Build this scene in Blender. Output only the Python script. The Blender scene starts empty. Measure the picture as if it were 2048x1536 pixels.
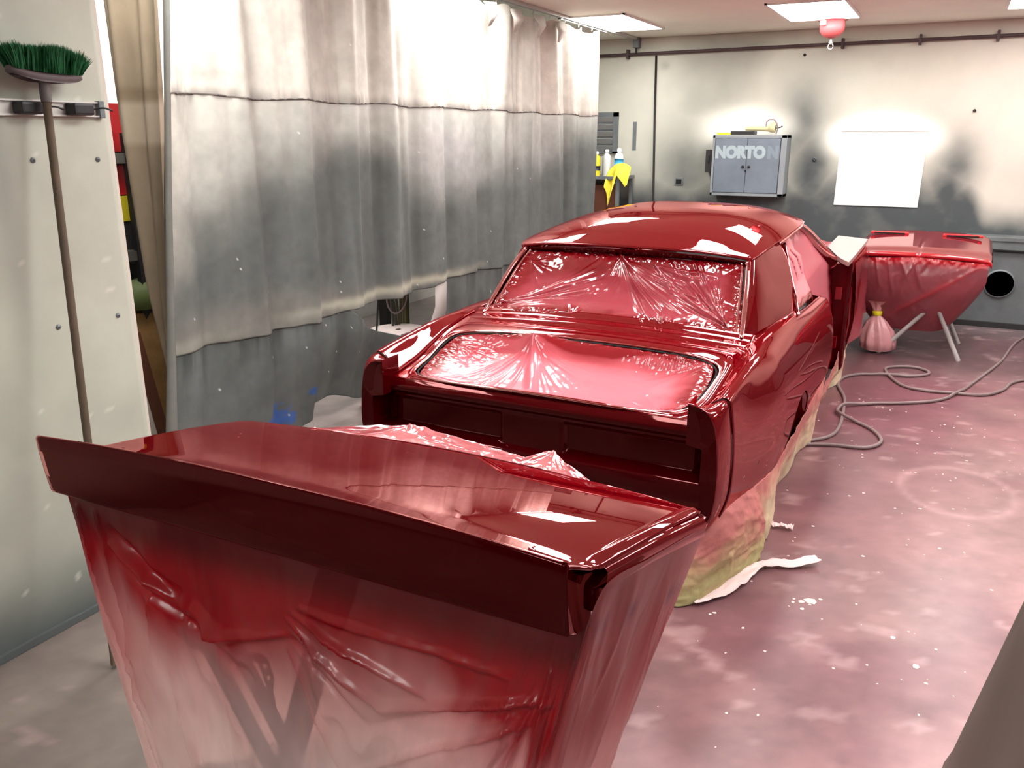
import bpy, bmesh, math, random
import numpy as np
from mathutils import Vector

# ------------------------------------------------------------------ camera, world, light, exposure
S = bpy.context.scene
COL = S.collection
PITCH, PSI, FPX, CAMH = math.radians(16.5), math.radians(27.0), 1681.0, 1.69
cd = bpy.data.cameras.new('camera'); cam = bpy.data.objects.new('camera', cd); COL.objects.link(cam)
cam.location = (0, 0, CAMH); cam.rotation_euler = (math.pi/2 - PITCH, 0, PSI)
cd.sensor_fit = 'HORIZONTAL'; cd.sensor_width = 36.0; cd.lens = FPX/2048*36.0; cd.clip_start = 0.02
S.camera = cam
S.view_settings.view_transform = 'Standard'; S.view_settings.look = 'None'
S.view_settings.gamma = 1; S.view_settings.use_curve_mapping = False
S.view_settings.exposure = 0.0
W = bpy.data.worlds.new('world'); S.world = W; W.use_nodes = True
W.node_tree.nodes['Background'].inputs[0].default_value = (0.9, 0.95, 1, 1)
W.node_tree.nodes['Background'].inputs[1].default_value = 0.02
LIGHT = 23.0                      # emission of the ceiling panels

rng = np.random.default_rng(7); random.seed(7)

# ------------------------------------------------------------------ helpers
def lin(c):
    c = np.asarray(c, float)/255.0
    return np.where(c <= 0.04045, c/12.92, ((c+0.055)/1.055)**2.4)
def hx(r, g, b): return tuple(float(v) for v in lin((r, g, b)))
def fract(a): return a - np.floor(a)
def _h(i, j, s): return fract(np.sin(i*127.1 + j*311.7 + s*74.7)*43758.5453)
def vn(x, y, s=0):
    x = np.asarray(x, float); y = np.asarray(y, float)
    i = np.floor(x); j = np.floor(y); u = x-i; v = y-j
    u = u*u*(3-2*u); v = v*v*(3-2*v)
    return (_h(i, j, s)*(1-u)+_h(i+1, j, s)*u)*(1-v) + (_h(i, j+1, s)*(1-u)+_h(i+1, j+1, s)*u)*v
def fbm(x, y, s=0, o=4):
    r = 0; a = .5; t = 0
    for k in range(o):
        r = r + a*vn(x*2**k, y*2**k, s+k*13); t += a; a *= .5
    return r/t
def sstep(a, b, x):
    t = np.clip((x-a)/(b-a), 0, 1); return t*t*(3-2*t)
def spl(xs, ys, x):
    """cubic hermite through points, gentle tangents"""
    xs = np.asarray(xs, float); ys = np.asarray(ys, float); x = np.clip(x, xs[0], xs[-1])
    d = np.diff(ys)/np.diff(xs); m = np.empty_like(ys)
    m[0] = d[0]; m[-1] = d[-1]
    for i in range(1, len(ys)-1):
        m[i] = 0 if d[i-1]*d[i] <= 0 else 2*d[i-1]*d[i]/(d[i-1]+d[i])
    i = np.clip(np.searchsorted(xs, x, side='right')-1, 0, len(xs)-2)
    h = xs[i+1]-xs[i]; t = (x-xs[i])/h
    return ((2*t**3-3*t**2+1)*ys[i] + (t**3-2*t**2+t)*h*m[i] + (-2*t**3+3*t**2)*ys[i+1] + (t**3-t**2)*h*m[i+1])
def poly(pts, n):
    """smooth curve through points (k,3), n samples by chord length"""
    pts = np.asarray(pts, float)
    s = np.r_[0, np.cumsum(np.linalg.norm(np.diff(pts, axis=0), axis=1))]
    x = np.linspace(0, s[-1], n)
    out = np.empty((n, 3)); P = np.vstack([2*pts[0]-pts[1], pts, 2*pts[-1]-pts[-2]])
    for k, t in enumerate(x):
        i = min(max(np.searchsorted(s, t, side='right')-1, 0), len(s)-2)
        u = (t-s[i])/(s[i+1]-s[i]); a, b, c, d = P[i], P[i+1], P[i+2], P[i+3]
        out[k] = .5*((2*b)+(-a+c)*u+(2*a-5*b+4*c-d)*u*u+(-a+3*b-3*c+d)*u**3)
    return out

ORG = {}
def tag(o, label=None, cat=None, group=None, kind=None):
    if label: o['label'] = label
    if cat: o['category'] = cat
    if group: o['group'] = group
    if kind: o['kind'] = kind
    return o
def empty(name, loc, label=None, cat=None, group=None, parent=None):
    o = bpy.data.objects.new(name, None); COL.objects.link(o)
    loc = Vector(loc); o.empty_display_size = .05
    if parent: o.parent = parent; o.location = loc - ORG[parent.name]
    else: o.location = loc
    ORG[o.name] = loc
    return tag(o, label, cat, group)
def obj(name, V, Fs, mat, parent=None, smooth=True, col=None, uv=None, origin=None, mods=None):
    V = np.asarray(V, float).reshape(-1, 3)
    if parent is not None: org = np.array(ORG[parent.name])
    elif origin is not None: org = np.array(origin, float)
    else: org = np.array([(V[:,0].min()+V[:,0].max())/2, (V[:,1].min()+V[:,1].max())/2, V[:,2].min()])
    me = bpy.data.meshes.new(name)
    me.from_pydata((V-org).tolist(), [], [tuple(map(int, f)) for f in Fs]); me.update()
    if col is not None:
        c = np.asarray(col, float).reshape(len(V), -1)
        if c.shape[1] == 3: c = np.c_[c, np.ones(len(V))]
        a = me.color_attributes.new('Col', 'FLOAT_COLOR', 'POINT'); a.data.foreach_set('color', c.astype(np.float32).ravel())
    if smooth: me.polygons.foreach_set('use_smooth', [True]*len(me.polygons))
    if mat: me.materials.append(mat)
    o = bpy.data.objects.new(name, me); COL.objects.link(o)
    if parent is not None: o.parent = parent
    else: o.location = org
    ORG[o.name] = Vector(org)
    return o
def gridfaces(nu, nv, cu=False, cv=False, flip=False):
    f = []
    for i in range(nu if cu else nu-1):
        for j in range(nv if cv else nv-1):
            a = i*nv+j; b = ((i+1) % nu)*nv+j; c = ((i+1) % nu)*nv+(j+1) % nv; d = i*nv+(j+1) % nv
            f.append((a, d, c, b) if flip else (a, b, c, d))
    return f
def grid(name, P, mat, parent=None, cu=False, cv=False, flip=False, col=None, thick=0, off=-1, cap=False, **k):
    P = np.asarray(P, float); nu, nv = P.shape[:2]
    F = gridfaces(nu, nv, cu, cv, flip)
    if cap and cv:
        F = F + [tuple(range(nv))[::-1], tuple((nu-1)*nv+j for j in range(nv))]
    o = obj(name, P.reshape(-1, 3), F, mat, parent, col=None if col is None else np.asarray(col).reshape(nu*nv, -1), **k)
    if thick:
        m = o.modifiers.new('solid', 'SOLIDIFY'); m.thickness = thick; m.offset = off
    return o
def bm_obj(name, bm, mat, parent=None, smooth=False, origin=None):
    bm.verts.ensure_lookup_table(); bm.normal_update()
    V = [tuple(v.co) for v in bm.verts]; 
    for i, v in enumerate(bm.verts): v.index = i
    F = [[v.index for v in f.verts] for f in bm.faces]; bm.free()
    return obj(name, V, F, mat, parent, smooth=smooth, origin=origin)
def box_bm(bm, lo, hi, bev=0, rot=None, piv=None):
    lo = Vector(lo); hi = Vector(hi); c = (lo+hi)/2
    r = bmesh.ops.create_cube(bm, size=1)
    for v in r['verts']: v.co = Vector((v.co.x*(hi.x-lo.x), v.co.y*(hi.y-lo.y), v.co.z*(hi.z-lo.z))) + c
    if bev:
        es = list({e for v in r['verts'] for e in v.link_edges})
        rr = bmesh.ops.bevel(bm, geom=es, offset=bev, segments=2, affect='EDGES', profile=.6)
    return bm
def box(name, lo, hi, mat, parent=None, bev=0.002, smooth=False):
    bm = bmesh.new(); box_bm(bm, lo, hi, bev)
    return bm_obj(name, bm, mat, parent, smooth)
def frames(P):
    T = np.gradient(P, axis=0); T /= np.linalg.norm(T, axis=1)[:, None]+1e-12
    N = np.zeros_like(P); up = np.array([0, 0, 1.]) if abs(T[0, 2]) < .9 else np.array([1., 0, 0])
    n = np.cross(T[0], up); n /= np.linalg.norm(n); N[0] = n
    for i in range(1, len(P)):
        n = N[i-1]-T[i]*(N[i-1]@T[i]); N[i] = n/(np.linalg.norm(n)+1e-12)
    return T, N, np.cross(T, N)
def tube(name, P, r, mat, parent=None, n=10, cap=True, **k):
    P = np.asarray(P, float); T, N, B = frames(P); r = np.broadcast_to(np.asarray(r, float), (len(P),))
    a = np.linspace(0, 2*np.pi, n, endpoint=False)
    V = P[:, None]+r[:, None, None]*(np.cos(a)[None, :, None]*N[:, None]+np.sin(a)[None, :, None]*B[:, None])
    return grid(name, V, mat, parent, cv=True, cap=cap, **k)
def bar(name, a, b, w, d, mat, parent=None, up=(0, 0, 1)):
    """rectangular bar from a to b"""
    a = np.array(a, float); b = np.array(b, float); t = (b-a)/np.linalg.norm(b-a)
    u = np.cross(t, up); 
    if np.linalg.norm(u) < 1e-3: u = np.cross(t, (1, 0, 0))
    u /= np.linalg.norm(u); v = np.cross(t, u); V = []
    for p in (a, b):
        for s, q in ((-1, -1), (1, -1), (1, 1), (-1, 1)): V.append(p+u*s*w/2+v*q*d/2)
    return obj(name, V, [(0, 1, 2, 3), (7, 6, 5, 4), (0, 4, 5, 1), (1, 5, 6, 2), (2, 6, 7, 3), (3, 7, 4, 0)], mat, parent, smooth=False)
def lathe(name, prof, c, mat, parent=None, n=24, axis='z', **k):
    a = np.linspace(0, 2*np.pi, n, endpoint=False); P = []
    for r, h in prof:
        if axis == 'z': P.append(np.c_[c[0]+r*np.cos(a), c[1]+r*np.sin(a), np.full(n, c[2]+h)])
        elif axis == 'y': P.append(np.c_[c[0]+r*np.cos(a), np.full(n, c[1]+h), c[2]+r*np.sin(a)])
        else: P.append(np.c_[np.full(n, c[0]+h), c[1]+r*np.cos(a), c[2]+r*np.sin(a)])
    return grid(name, np.array(P), mat, parent, cv=True, cap=True, **k)
def text(name, s, loc, size, mat, parent, rot=(math.pi/2, 0, 0), offset=0, ext=.0008, align='LEFT', sx=1):
    c = bpy.data.curves.new('txt', 'FONT'); c.body = s; c.size = size; c.extrude = ext; c.offset = offset; c.align_x = align
    t = bpy.data.objects.new('txt', c); COL.objects.link(t); bpy.context.view_layer.update()
    me = bpy.data.meshes.new_from_object(t.evaluated_get(bpy.context.evaluated_depsgraph_get()))
    bpy.data.objects.remove(t)
    me.name = name; me.materials.clear(); me.materials.append(mat)
    o = bpy.data.objects.new(name, me); COL.objects.link(o); o.parent = parent
    o.location = Vector(loc)-ORG[parent.name]; o.rotation_euler = rot; o.scale = (sx, 1, 1)
    return o

# ------------------------------------------------------------------ materials
def M(name, color=(.5, .5, .5), rough=.6, metal=0, coat=0, coat_rough=.03, coat_ior=1.5, attr=False, alpha=None, emit=None, estr=0,
      noise=None, bump=None, transl=0, spec=.5):
    """noise=(scale, lo, hi): multiplies the colour; bump=(scale, strength)"""
    m = bpy.data.materials.new(name); m.use_nodes = True; nt = m.node_tree; N = nt.nodes; L = nt.links
    b = N['Principled BSDF']; out = N['Material Output']
    b.inputs['Base Color'].default_value = (*color, 1); b.inputs['Roughness'].default_value = rough
    b.inputs['Metallic'].default_value = metal; b.inputs['Coat Weight'].default_value = coat
    b.inputs['Coat Roughness'].default_value = coat_rough; b.inputs['Coat IOR'].default_value = coat_ior
    b.inputs['Specular IOR Level'].default_value = spec
    tc = N.new('ShaderNodeTexCoord'); src = None
    if attr:
        a = N.new('ShaderNodeAttribute'); a.attribute_name = 'Col'; src = a.outputs['Color']
        L.new(src, b.inputs['Base Color'])
    if noise:
        nz = N.new('ShaderNodeTexNoise'); nz.inputs['Scale'].default_value = noise[0]; nz.inputs['Detail'].default_value = 6
        nz.inputs['Roughness'].default_value = .6
        L.new(tc.outputs['Object'], nz.inputs['Vector'])
        mr = N.new('ShaderNodeMapRange'); mr.inputs['From Min'].default_value = .3; mr.inputs['From Max'].default_value = .7
        mr.inputs['To Min'].default_value = noise[1]; mr.inputs['To Max'].default_value = noise[2]
        L.new(nz.outputs['Fac'], mr.inputs['Value'])
        mx = N.new('ShaderNodeMix'); mx.data_type = 'RGBA'; mx.blend_type = 'MULTIPLY'; mx.inputs[0].default_value = 1
        if src: L.new(src, mx.inputs[6])
        else: mx.inputs[6].default_value = (*color, 1)
        L.new(mr.outputs[0], mx.inputs[7]); src = mx.outputs[2]; L.new(src, b.inputs['Base Color'])
    if bump:
        nb = N.new('ShaderNodeTexNoise'); nb.inputs['Scale'].default_value = bump[0]; nb.inputs['Detail'].default_value = 5
        L.new(tc.outputs['Object'], nb.inputs['Vector'])
        bp = N.new('ShaderNodeBump'); bp.inputs['Strength'].default_value = bump[1]; bp.inputs['Distance'].default_value = .01
        L.new(nb.outputs['Fac'], bp.inputs['Height']); L.new(bp.outputs['Normal'], b.inputs['Normal'])
        if coat: L.new(bp.outputs['Normal'], b.inputs['Coat Normal'])
    if emit:
        b.inputs['Emission Color'].default_value = (*emit, 1); b.inputs['Emission Strength'].default_value = estr
    last = b.outputs[0]
    if transl:
        t = N.new('ShaderNodeBsdfTranslucent')
        if src: L.new(src, t.inputs[0])
        else: t.inputs[0].default_value = (*color, 1)
        mx = N.new('ShaderNodeMixShader'); mx.inputs[0].default_value = transl
        L.new(last, mx.inputs[1]); L.new(t.outputs[0], mx.inputs[2]); last = mx.outputs[0]
    if alpha is not None:
        t = N.new('ShaderNodeBsdfTransparent'); mx = N.new('ShaderNodeMixShader')
        if alpha == 'attr': L.new(a.outputs['Alpha'], mx.inputs[0])
        else: mx.inputs[0].default_value = alpha
        if src: 
            g = N.new('ShaderNodeMix'); g.data_type = 'RGBA'; g.inputs[0].default_value = .22
            L.new(src, g.inputs[6]); g.inputs[7].default_value = (1, .9, .9, 1); L.new(g.outputs[2], t.inputs[0])
        L.new(t.outputs[0], mx.inputs[1]); L.new(last, mx.inputs[2]); last = mx.outputs[0]
    L.new(last, out.inputs['Surface'])
    return m
def candy(name, base, tint, rough, ior):
    m = bpy.data.materials.new(name); m.use_nodes = True; nt = m.node_tree; N = nt.nodes; L = nt.links
    b = N['Principled BSDF']; b.inputs['Base Color'].default_value = (*base, 1); b.inputs['Roughness'].default_value = .6; b.inputs['Specular IOR Level'].default_value = 0
    g = N.new('ShaderNodeBsdfGlossy'); g.inputs['Color'].default_value = (*tint, 1); g.inputs['Roughness'].default_value = rough
    f = N.new('ShaderNodeFresnel'); f.inputs['IOR'].default_value = ior
    x = N.new('ShaderNodeMixShader'); L.new(f.outputs[0], x.inputs[0]); L.new(b.outputs[0], x.inputs[1]); L.new(g.outputs[0], x.inputs[2])
    L.new(x.outputs[0], N['Material Output'].inputs['Surface']); return m
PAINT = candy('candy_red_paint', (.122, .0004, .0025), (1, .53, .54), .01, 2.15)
PAINT_SHADE = candy('candy_red_shaded', (.040, .0002, .001), (1, .42, .42), .04, 1.45)  # same red paint, darkened and less reflective for faces in shade
FILM = M('masking_film', attr=True, rough=.4, spec=.1, coat=.65, coat_rough=.08, coat_ior=1.45, bump=(18, .06))
FILMG = M('glossy_masking_film', attr=True, rough=.4, spec=.1, coat=1, coat_rough=.06, coat_ior=1.7)
DRAPE = M('drape_film', attr=True, rough=.35, coat=.6, coat_rough=.15, alpha='attr', transl=.5, bump=(7, .25))
PAPER = M('masking_paper', attr=True, rough=.8, noise=(9, .85, 1.12), bump=(14, .5), spec=.3)
FLOORM = M('floor_concrete', attr=True, rough=.32, noise=(3.5, .8, 1.15), bump=(6, .03), spec=.35)
WALLM = M('wall_paint', attr=True, rough=.6, noise=(2.2, .93, 1.05), bump=(30, .08))
LWALLM = M('left_wall_paint', attr=True, rough=.55, noise=(1.6, .86, 1.06), bump=(16, .12))
CLOTH = M('curtain_cloth', attr=True, rough=.75, noise=(5, .88, 1.1), bump=(40, .12), spec=.25)
CEIL = M('ceiling_board', hx(244, 246, 234), .8, noise=(.6, .9, 1.04))
WHITE = M('white_paint', hx(238, 238, 234), .5)
STEEL = M('grey_steel', hx(120, 126, 130), .45, .4, noise=(8, .85, 1.1))
STEEL_L = M('light_steel', hx(190, 190, 188), .4, .6)
DARK = M('dark_steel', hx(52, 50, 50), .6, .3)
BLACK = M('black_plastic', hx(34, 34, 36), .5)
HOLE = M('soot_black', hx(14, 12, 12), .9)
PIPE = M('dusty_pipe', hx(70, 52, 54), .6)
GREEN = M('green_bristle', hx(16, 92, 48), .7, noise=(60, .6, 1.3))
WOOD = M('worn_wood', hx(92, 76, 60), .7, noise=(12, .75, 1.15))
BLOCKW = M('broom_block', hx(86, 74, 76), .6)
GLOW = M('light_diffuser', (1, 1, 1), .5, emit=(1.0, .995, .96), estr=LIGHT)
RED = M('red_plastic', hx(200, 20, 32), .45)
REDP = M('pale_red_enamel', hx(196, 84, 86), .35)
YEL = M('yellow_plastic', hx(232, 214, 40), .5)
YCLOTH = M('yellow_cloth', hx(240, 222, 70), .85, bump=(30, .3))
CARD = M('brown_board', hx(112, 66, 46), .8, noise=(10, .8, 1.1))
ORANGE = M('orange_plastic', hx(255, 96, 30), .5)
HOSE = M('rubber_hose', hx(128, 108, 108), .5)
INK = M('print_ink', hx(70, 62, 62), .8)
CHAIN = M('chain_steel', hx(60, 40, 42), .5, .5)
SOLIDC = lambda P, c: np.broadcast_to(np.array(c, float), (*np.asarray(P).shape[:2], 3)).copy()

# ------------------------------------------------------------------ setting
YB, ZC = 9.0, 2.66
def stained_grid(lo, hi, nu, nv, plane):
    a = np.linspace(lo[0], hi[0], nu); b = np.linspace(lo[1], hi[1], nv)
    return np.meshgrid(a, b, indexing='ij')
def mix(a, b, t): t = np.asarray(t)[..., None]; return a*(1-t)+np.asarray(b)*t
# floor
X, Y = stained_grid((-6, -3.2), (4, 9.0), 380, 460, 'z')
n1 = fbm(X*1.3, Y*1.3, 1); n2 = fbm(X*5+n1*2, Y*3, 2); n3 = fbm(X*16, Y*16, 5, 3)
c = np.zeros(X.shape+(3,))+lin((136, 124, 118))
redz = sstep(-1.5, -.5, X)*sstep(9.6, 6.0, Y)*sstep(.3, 1.5, Y)
c = mix(c, lin((146, 92, 99)), redz*np.clip(.55+.7*(n1-.3), 0, 1))
c = mix(c, lin((184, 144, 145)), sstep(-.55, .6, X)*sstep(.8, 2.2, Y)*sstep(6.2, 3.6, Y)*np.clip((.5*n2+.5*n1-.22)*2.2, 0, 1)*.8)
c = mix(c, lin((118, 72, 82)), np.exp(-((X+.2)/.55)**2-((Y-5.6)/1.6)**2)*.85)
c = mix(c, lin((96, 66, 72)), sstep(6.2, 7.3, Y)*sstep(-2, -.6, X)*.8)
c = mix(c, lin((120, 108, 110)), sstep(8.0, 8.8, Y)*.7)
c = mix(c, lin((168, 156, 154)), sstep(-2.9, -3.3, X)*.9)
c = mix(c, lin((110, 66, 76)), np.clip((fbm(X*2.2, Y*2.2, 9)-.56)*4, 0, .5)*redz)
c = mix(c, lin((215, 180, 180)), np.clip((fbm(X*8, Y*14, 19)-.70)*5, 0, .3))
sc = np.abs(np.hypot(X-.22, (Y-4.42)*.8)-.25+.03*(n1-.5)); c = mix(c, lin((226, 180, 182)), np.exp(-(sc/.02)**2)*.25)
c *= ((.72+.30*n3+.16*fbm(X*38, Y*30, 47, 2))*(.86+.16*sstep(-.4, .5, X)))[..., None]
P = np.stack([X, Y, np.zeros_like(X)], -1)
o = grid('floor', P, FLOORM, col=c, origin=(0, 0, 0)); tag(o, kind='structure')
o = box('floor_slab', (-6, -3.2, -.2), (4, 9.2, -.004), STEEL, bev=0); tag(o, kind='structure')
# ceiling
o = box('ceiling', (-6, -3.2, ZC), (4, 9.2, ZC+.12), CEIL, bev=0); tag(o, kind='structure')
# back wall
X, Z = stained_grid((-6, 0), (4, ZC), 520, 220, 'y')
n1 = fbm(X*1.6, Z*1.6, 3); n2 = fbm(X*6, Z*6, 4)
def blob(cx, cz, sx, sz, s=1, p=1): return s*np.exp(-(((X-cx)/sx)**2+((Z-cz)/sz)**2)**p)
c = np.zeros(X.shape+(3,))+lin((206, 205, 191))
zz = Z+(n1-.5)*.35
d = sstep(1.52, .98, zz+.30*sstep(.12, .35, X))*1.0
d = np.maximum(d, sstep(-2.25, -2.6, X)*0+blob(-2.52, 1.30, .42, .50, .80))
d = np.maximum(d, blob(-1.38, 1.78, .26, .46, .85, 1.0)); d = np.maximum(d, blob(-1.26, 1.3, .24, .60, 1.0, 1.1))
d = np.maximum(d, blob(.02, 1.42, .24, .34, .9, 1.0)); d = np.maximum(d, blob(-.04, 1.15, .24, .42, 1.0, 1.1))
d = np.maximum(d, blob(-3.1, .95, .35, .3, .6)); d = np.maximum(d, blob(-1.25, 1.62, .12, .12, .25))
d = np.maximum(d, blob(.75, 1.25, .6, .45, .28)*1)
d = np.maximum(d, blob(-2.25, 2.35, .25, .08, .18)); d = np.maximum(d, blob(-2.8, 2.38, .06, .05, .35))
d = np.maximum(d, (n1 > 0)*np.clip((fbm(X*.9, Z*.9, 31)-.5)*1.4, 0, .35))
glow1 = np.clip(blob(-.64, 1.66, .46, .22, 1.5, 2.2), 0, 1); d = d*(1-glow1)  # white patch around the panel, with its glow painted into the wall colour
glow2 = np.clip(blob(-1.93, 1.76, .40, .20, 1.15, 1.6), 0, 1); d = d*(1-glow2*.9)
d = np.clip(d*(.86+.3*n2), 0, 1)
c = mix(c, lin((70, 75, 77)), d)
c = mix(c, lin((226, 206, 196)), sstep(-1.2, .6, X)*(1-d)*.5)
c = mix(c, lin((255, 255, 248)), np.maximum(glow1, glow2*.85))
P = np.stack([X, np.full_like(X, YB), Z], -1)
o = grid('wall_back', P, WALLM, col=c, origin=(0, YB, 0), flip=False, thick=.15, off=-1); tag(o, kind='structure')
for nm, lo, hi in (('wall_right', (3.9, -3.2, 0), (4.0, 9.0, ZC)), ('wall_front', (-6, -3.3, 0), (4, -3.2, ZC)), ('wall_outer', (-6.1, -3.2, 0), (-6, 9.0, ZC))):
    o = box(nm, lo, hi, WHITE if nm == 'wall_outer' else M(nm+'_paint', hx(80, 76, 74) if nm == 'wall_right' else hx(36, 32, 32), .8), bev=0); tag(o, kind='structure')
# partition at left: front face X=-2.63, ends at Y=2.07
Y, Z = stained_grid((-3.2, 0), (2.072, ZC), 300, 200, 'x')
n1 = fbm(Y*1.1, Z*.9, 6); n2 = fbm(Y*7, Z*7, 7)
c = np.zeros(Y.shape+(3,))+lin((194, 196, 182))
c = mix(c, lin((150, 150, 142)), np.clip((n1-.42)*1.6, 0, .55))
c = mix(c, lin((120, 122, 118)), np.exp(-((Y-1.66)/.05)**2)*sstep(.6, 1.9, Z)*.5)
c = mix(c, lin((84, 92, 92)), sstep(.42, .04, Z+(n1-.5)*.25)*.95)
c = mix(c, lin((232, 230, 220)), (fbm(Y*30, Z*30, 8, 2) > .88)*.5)
c *= (.9+.2*n2)[..., None]
P = np.stack([np.full_like(Y, -2.63), Y, Z], -1)
o = grid('wall_left', P, LWALLM, col=c, origin=(-2.63, 0, 0), flip=True, thick=.02, off=0); tag(o, kind='structure')
wl = o
o = box('panel_edge', (-2.70, 2.066, 0), (-2.622, 2.086, ZC), M('edge_trim', hx(214, 206, 194), .6), wl)
o = box('corner_bead', (-2.632, 2.040, 0), (-2.622, 2.062, ZC), M('bead_trim', hx(188, 186, 176), .6), wl)
for y, z in ((1.776, 1.613), (2.012, 1.61), (2.008, 1.066), (1.774, 1.07), (1.95, 2.13), (1.45, 1.6), (1.45, 1.07), (1.45, .55), (1.76, .55), (1.99, .5)):
    lathe('wall_screw', [(.009, 0), (.009, .003), (.006, .006), (.002, .007)], (-2.62, y, z), STEEL, wl, n=10, axis='x')
o = box('baseboard_left', (-2.62, -3.2, 0), (-2.606, 2.07, .03), M('soot_base', hx(86, 92, 92), .7), bev=.003); tag(o, kind='structure')

# ceiling lights, 2 x 4 ft
for i, x in enumerate((-2.895, -1.16, .50, 2.3)):
    for j, y in enumerate((7.70, 5.15, 2.62)):
        if i == 3 and j == 9: continue
        lab = 'bright rectangular ceiling light panel beside the curtain track' if i == 0 else \
              ('bright rectangular ceiling light panel near the hanging red extinguisher' if i == 1 else 'bright rectangular ceiling light panel at the top right corner')
        t = empty('ceiling_light', (x, y, ZC-.02), lab, 'light')
        if j or i == 3: t['label'] = 'ceiling light panel '+('beside the curtain', 'above the car', 'above the aisle right of the car', 'toward the right wall')[i]+', '+('row nearest the back wall', 'middle row', 'row nearest the camera')[j]
        t['group'] = 'rectangular ceiling light panels'
        w, l = .30, .56
        bm = bmesh.new()
        for lo, hi in (((x-w, y-l, ZC-.014), (x-w+.02, y+l, ZC)), ((x+w-.02, y-l, ZC-.014), (x+w, y+l, ZC)),
                       ((x-w, y-l, ZC-.014), (x+w, y-l+.02, ZC)), ((x-w, y+l-.02, ZC-.014), (x+w, y+l, ZC))): box_bm(bm, lo, hi)
        bm_obj('frame', bm, WHITE, t)
        box('diffuser', (x-w+.02, y-l+.02, ZC-.012), (x+w-.02, y+l-.02, ZC-.004), GLOW, t, bev=0)

t = empty('ceiling_light', (-4.3, 3.9, ZC-.02), 'added unseen light panel over the storage area behind the curtain', 'light')  # unseen panel, added to brighten the gap behind the curtain
box('frame', (-4.6, 3.3, ZC-.014), (-4.0, 4.5, ZC), WHITE, t); box('diffuser', (-4.58, 3.32, ZC-.018), (-4.02, 4.48, ZC-.0142), GLOW, t, bev=0)  # frame and diffuser of the added unseen panel
o = box('wall_storage', (-5.0, -3.2, 0), (-4.9, 9.0, ZC), M('storage_white', hx(225, 222, 216), .7), bev=0); tag(o, kind='structure')
for x_ in (-1.16, .60):  # unseen fill panels added behind the camera to brighten the lid skirt
  t = empty('ceiling_light', (x_, -1.3, ZC-.02), 'added fill light panel above, behind the camera on the left' if x_ < 0 else 'added fill light panel above, behind the camera on the right', 'light')
  box('frame', (x_-.30, -1.86, ZC-.014), (x_+.30, -.74, ZC), WHITE, t); box('diffuser', (x_-.28, -1.84, ZC-.018), (x_+.28, -.76, ZC-.0142), GLOW, t, bev=0)  # frame and diffuser of the added unseen fill panels
# ------------------------------------------------------------------ back wall fittings
def wallrow(y0): return y0
t = empty('wall_pipe', (-1.5, YB-.05, 2.47), 'long thin dark pipe running across the back wall below the ceiling', 'pipe')
tube('pipe', [(x, YB-.045, 2.497+.006*(x+3.5)/1) for x in np.linspace(-5.2, 3.9, 12)], .016, PIPE, t)
for x in (-3.2, -1.08, -.42, .20, 1.0, -4.4):
    box('pipe_clamp', (x-.012, YB-.064, 2.455+.006*(x+3.5)), (x+.012, YB, 2.545+.006*(x+3.5)), PIPE, t)
t = empty('wall_conduit', (-2.87, YB-.02, 0), 'narrow dark vertical conduit dropping from the wall pipe', 'conduit')
tube('tube', [(-2.90, YB-.016, 2.48), (-2.885, YB-.014, 1.8), (-2.86, YB-.014, 1.0), (-2.86, YB-.014, .02)], .011, DARK, t)
# wall cabinet
CB = M('cabinet_steel', hx(116, 126, 138), .45, .2, noise=(4, .85, 1.12))
CBL = M('cabinet_frame', hx(140, 146, 150), .45, .2, noise=(4, .9, 1.1))
xs0, xs1, z0, z1, yf = -2.20, -1.475, 1.10, 1.69, 8.78
t = empty('wall_cabinet', ((xs0+xs1)/2, 8.9, z0), 'grey blue two door steel cabinet with faded white lettering on the back wall', 'cabinet')
bm = bmesh.new()
for lo, hi in (((xs0, yf, z0), (xs0+.025, YB, z1)), ((xs1-.055, yf, z0), (xs1, YB, z1)), ((xs0, yf, z1-.03), (xs1, YB, z1)), ((xs0, yf, z0), (xs1, YB, z0+.03)), ((xs0, YB-.02, z0), (xs1, YB, z1))):
    box_bm(bm, lo, hi, .003)
bm_obj('body', bm, CBL, t)
xm = (xs0+xs1)/2-.015
for a, b, hxx in ((xs0+.03, xm-.002, xm-.03), (xm+.002, xs1-.06, xm+.03)):
    d_ = box('door', (a, yf-.006, z0+.034), (b, yf+.012, z1-.034), CB, t)
    lathe('handle', [(.014, 0), (.014, -.012), (.008, -.02)], (hxx, yf-.006, 1.385), DARK, d_, n=12, axis='y')
text('lettering', 'NORTO', (xs0+.035, yf-.0066, 1.475), .150, M('faded_white', hx(158, 172, 178), .6), t, offset=.011, ext=.0004, sx=.90)
text('lettering', 'N', (xs0+.548, yf-.0066, 1.475), .150, M('worn_white', hx(124, 136, 146), .6), t, offset=.011, ext=.0004, sx=.90)
lathe('lock', [(.009, 0), (.009, -.008)], (xm, yf-.006, 1.345), HOLE, t, n=10, axis='y')
box('side_switch_box', (-2.285, 8.86, 1.32), (-2.225, YB, 1.545), DARK)
bpy.data.objects['side_switch_box'].name = 'switch_box'
sb = bpy.data.objects['switch_box']; ORG['switch_box'] = ORG['side_switch_box']
tag(sb, 'small dark metal box on the wall against the left side of the cabinet', 'box')
box('lever', (-2.262, 8.845, 1.42), (-2.248, 8.862, 1.49), BLACK, sb)
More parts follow.
